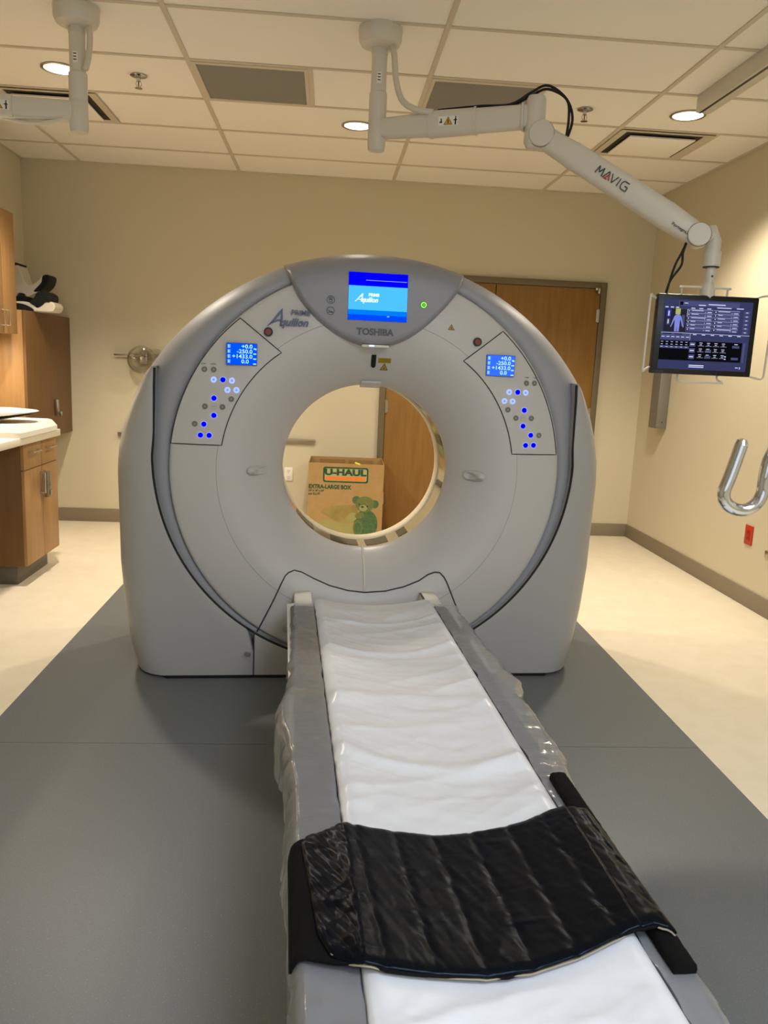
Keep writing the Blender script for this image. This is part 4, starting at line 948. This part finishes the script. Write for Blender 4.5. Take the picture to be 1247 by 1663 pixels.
# ------------------------------------------------------------------ back wall and right wall items
def rail(x0, x1, z, lab):
    t_ = thing('wall_rail', lab, 'rail', ((x0+x1)/2, 0, z), group='equipment rails on the back wall'); m = MB(); h = (x1-x0)/2
    m.box(-h, h, -.026, -.016, -.013, .013, steel, .002)
    m.box(-h, h, -.028, -.015, .009, .014, steel); m.box(-h, h, -.028, -.015, -.014, -.009, steel); m.build('bar', t_)
    for x in (-h+.05, h-.05, 0): m = MB(); m.tube([(x, 0, 0), (x, -.018, 0)], .008, steel, 12); m.build('standoff', t_)
rail(-1.717, -.09, .745, 'lower steel equipment rail on the back wall, seen through the scanner bore')
rail(-1.735, -1.0, 1.388, 'upper steel equipment rail beside the scanner top left')
can = thing('suction_canister', 'round clear plastic canister hung on the upper wall rail', 'canister', (-1.50, -.10, 1.355))
gm = bpy.data.materials.new('clear_acrylic'); gm.use_nodes = True; nt = gm.node_tree; nt.nodes.clear()
o_ = nt.nodes.new('ShaderNodeOutputMaterial'); a_ = nt.nodes.new('ShaderNodeBsdfTransparent'); a_.inputs[0].default_value = (.88, .87, .84, 1); b_ = nt.nodes.new('ShaderNodeBsdfGlossy'); b_.inputs[1].default_value = .05; f_ = nt.nodes.new('ShaderNodeLayerWeight'); f_.inputs[0].default_value = .45; x_ = nt.nodes.new('ShaderNodeMixShader')
nt.links.new(f_.outputs[1], x_.inputs[0]); nt.links.new(a_.outputs[0], x_.inputs[1]); nt.links.new(b_.outputs[0], x_.inputs[2]); nt.links.new(x_.outputs[0], o_.inputs[0])
m = MB(); m.lathe([(.0, .07), (.06, .065), (.095, .045), (.112, .01), (.112, -.02), (.10, -.055), (.06, -.07), (0, -.07)], gm, axis='y', n=36); m.build('bowl', can)
m = MB(); m.lathe([(.100, -.01), (.104, -.01), (.104, .01), (.100, .01)], gm, axis='y', n=36, cap=False); m.box(-.10, .14, -.02, .02, .022, .03, gm, .002); m.box(-.10, .14, -.02, .02, -.018, -.010, gm, .002); m.box(.0, .15, -.03, .03, .03, .09, gm, .01); m.build('inner_tray', can)
m = MB(); m.box(-.03, .03, .065, .082, -.03, .06, steel, .004); m.lathe([(0, -.08), (.012, -.078), (.014, -.066)], steel, axis='y', n=14, origin=(.02, 0, .015)); m.build('bracket', can)
ou = thing('wall_outlet', 'white power outlet on the back wall, seen through the scanner bore', 'outlet', (-.31, 0, .455))
m = MB(); m.box(-.036, .036, -.008, 0, -.058, .058, white_pl, .003); m.build('cover_plate', ou)
for z in (-.026, .026):
    m = MB(); m.lathe([(.017, -.008), (.017, -.010), (0, -.010)], white_pl, axis='y', origin=(0, 0, z), n=20)
    for x in (-.007, .007): m.box(x-.0015, x+.0015, -.0106, -.0098, z-.002, z+.009, black)
    m.box(-.003, .003, -.0106, -.0098, z-.012, z-.007, black); m.build('socket', ou)
ro = thing('wall_outlet', 'red emergency outlet plate low on the right wall', 'outlet', (XR, -2.0, .445))
redo = mat('red_outlet', 'b8301c', .4); m = MB(); m.box(-.007, 0, -.045, .045, -.062, .062, redo, .003); m.build('cover_plate', ro)
m = MB(); m.box(-.010, -.006, -.018, .018, -.034, .034, mat('red_socket', 'a02414', .4), .002)
for z in (-.018, .018):
    for y in (-.006, .006): m.box(-.0108, -.0098, y-.0015, y+.0015, z-.004, z+.006, black)
m.build('socket', ro)
jk = thing('wall_jack', 'small grey wall jack at the right frame edge near the red outlet', 'outlet', (XR, -2.225, .375)); m = MB(); m.box(-.006, 0, -.02, .02, -.02, .02, steel, .002); m.build('cover_plate', jk)
du = thing('cable_duct', 'grey metal cable duct on the right wall below the monitor', 'duct', (XR, -.42, 0))
m = MB(); gd = mat('duct_grey', '7f7b72', .45, .3); m.box(-.085, 0, -.18, -.03, 1.0, 1.60, gd, .003); m.build('cover', du)
m = MB(); [disc(m, (-.04, -.181, z), (0, 1, 0), .004, .002, black, 10) for z in (1.05, 1.45)]; m.build('screw', du)

# ------------------------------------------------------------------ moving box behind the scanner
BX = thing('cardboard_box', 'open brown cardboard moving box behind the scanner, seen through its bore', 'box', (.165, -.52, 0), math.radians(-1.0))
cb = mat('cardboard', 'a88b60', .8, spec=.1, var=(14, 'a18357', .35, .7)); bw = .297; bh = .625
m = MB()
m.box(-bw, bw, 0, .005, 0, bh, cb); m.box(-bw, bw, .445, .45, 0, bh, cb); m.box(-bw, -bw+.005, .005, .445, 0, bh, cb); m.box(bw-.005, bw, .005, .445, 0, bh, cb); m.box(-bw, bw, .005, .445, 0, .005, cb); m.build('carton', BX)
# inner flaps folded down inside
for x0, x1 in ((-.22, -.01), (.02, .22)):
    m = MB(); m.box(x0, x1, .436, .444, bh-.2, bh-.02, mat('cardboard_inner', '94764a', .8, spec=.1)); m.build('inner_flap', BX)
gk = mat('print_green', '1d4a30', .7); orr = mat('print_orange', 'dc7a2a', .7); pg = mat('print_sage', 'a4a070', .8)
U = lambda u: -.297+(u-160)/945*.594   # from crop pixel measurements
V = lambda v: .625-(v-255)/945*.594*1.01
def rr(m, x0, x1, z0, z1, r, y, mt, th=.0004):
    P = []
    for cx_, cz_, a0 in ((x1-r, z1-r, 0), (x0+r, z1-r, 90), (x0+r, z0+r, 180), (x1-r, z0+r, 270)):
        for k in range(6): a = math.radians(a0+18*k); P.append((cx_+r*math.cos(a), cz_+r*math.sin(a)))
    m.prism(P, y, y-th, mt)
lgp = thing('x', None, None); bpy.data.objects.remove(lgp)
m = MB(); rr(m, U(345), U(910), V(492), V(300), .018, -.0004, gk); rr(m, U(364), U(891), V(474), V(319), .012, -.0009, pg)
m.box(U(375), U(870), -.0016, -.0012, V(466), V(420), orr); m.build('logo_badge', BX)
text('logo_letters', 'U-HAUL', .066, gk, (U(622), -.0018, V(368)), BX, bold=.0036, sx=1.36, ext=.0004)
text('size_title', 'EXTRA-LARGE BOX', .044, gk, (U(168), -.0008, V(552)), BX, align='LEFT', bold=.0018, sx=.86, ext=.0004)
text('dimension_print', '24" x 18" x 24"', .020, gk, (U(168), -.0008, V(603)), BX, align='LEFT', bold=.0008, ext=.0004)
text('volume_print', '6.0 CU FT', .022, gk, (U(168), -.0008, V(645)), BX, align='LEFT', bold=.0008, ext=.0004)
def ell(m, cx_, cz_, a, b, y, mt, rot=0):
    P = []
    for k in range(28):
        t = 2*PI*k/28; x, z = a*math.cos(t), b*math.sin(t); P.append((cx_+x*math.cos(rot)-z*math.sin(rot), cz_+x*math.sin(rot)+z*math.cos(rot)))
    m.prism(P, y, y-.0003, mt)
b1 = mat('print_bear', '6f7240', .8, var=(60, '5f6a3c', .4, .6)); b2 = mat('print_bear_dark', '3f5f3a', .8, var=(50, '4f6c40', .4, .6)); b3 = mat('print_pillow', '9c8850', .8, var=(9, '84743e', .35, .65)); b4 = mat('print_bear_light', '95915a', .8)
K = 945/.594
m = MB()
P = [(330, 870), (460, 790), (620, 775), (760, 772), (800, 860), (790, 960), (700, 1000), (560, 1000), (430, 930)]
m.prism([(U(p.x), V(p.y)) for p in smoothpath([(a, b, 0) for a, b in P], 4, True)], -.0006, -.0002, b3)
P = [(300, 1040), (400, 965), (560, 1000), (760, 1010), (780, 1200), (330, 1200)]
m.prism([(U(p.x), V(p.y)) for p in smoothpath([(a, b, 0) for a, b in P], 4, True)], -.0005, -.0001, b4)
m.build('pillow_print', BX)
m = MB()
ell(m, U(900), V(1010), 150/K, 190/K, -.0008, b2); ell(m, U(720), V(930), 75/K, 55/K, -.0010, b4, .7); ell(m, U(820), V(900), 60/K, 40/K, -.0011, b1, .3)
ell(m, U(985), V(980), 55/K, 110/K, -.0012, b2); ell(m, U(800), V(1060), 60/K, 100/K, -.0013, b1); ell(m, U(800), V(1060), 40/K, 75/K, -.0017, b2)
for x, z in ((772, 705), (1005, 750)): ell(m, U(x), V(z), 52/K, 52/K, -.0012, b2)
ell(m, U(880), V(755), 118/K, 100/K, -.0016, b1); ell(m, U(862), V(805), 52/K, 40/K, -.0020, b4); ell(m, U(850), V(790), 20/K, 13/K, -.0024, gk)
for x, z in ((812, 760), (912, 782)): ell(m, U(x), V(z), 12/K, 13/K, -.0024, gk)
m.build('bear_print', BX)
m = MB(); m.box(.065, .11, -.002, .06, bh-.004, bh+.004, mat('yellow_tape', 'd8c84a', .6), .002, rot=Matrix.Rotation(.3, 3, 'Y')); m.build('tape_scrap', BX)

# ------------------------------------------------------------------ drip-stand hook close to the camera
hk = thing('stand_hook', 'polished steel hook on a pole close to the camera at right edge', 'hook', (.56, -5.93, 0))
def hp(u, v, dy=.9):
    d = fw+r2*((u-623.5)/1288.28)-u2*((v-831.5)/1288.28); t = dy/d.y; p = CP+d*t; return Vector((p.x-.56, p.y+5.93, p.z))
P = [hp(1204, 722), hp(1196, 745), hp(1185, 775), hp(1176, 798), hp(1178, 815), hp(1192, 826), hp(1211, 828), hp(1228, 818), hp(1238, 800), hp(1242, 775), hp(1250, 745), hp(1270, 715), hp(1300, 700), hp(1360, 690), hp(1440, 690), hp(1530, 700), hp(1570, 725)]
m = MB(); sp = smoothpath(P, 6); m.tube(sp, .0074, chrome, 20)
m.lathe([(0, .0074), (.0055, .0055), (.0074, 0)], chrome, origin=P[0], n=20); m.build('hook_bend', hk)
pe = P[-1]; m = MB(); m.tube([pe, (pe.x, pe.y, .06)], .011, chrome, 20); m.lathe([(.0, .01), (.016, .008), (.016, -.03), (.011, -.035)], chrome, origin=pe, n=20); m.build('pole', hk)
m = MB(); m.lathe([(0, .09), (.03, .085), (.04, .06), (.03, .04)], black, origin=(pe.x, pe.y, 0), n=20)
for k in range(5):
    a = 2*PI*k/5; m.tube([(pe.x, pe.y, .07), (pe.x+.22*math.cos(a), pe.y+.22*math.sin(a), .055)], [.018, .010], black, 10); m.lathe([(.022, -.01), (.025, 0), (.022, .01)], rubber, origin=(pe.x+.22*math.cos(a), pe.y+.22*math.sin(a), .025), axis='y', n=16)
m.build('wheeled_base', hk)
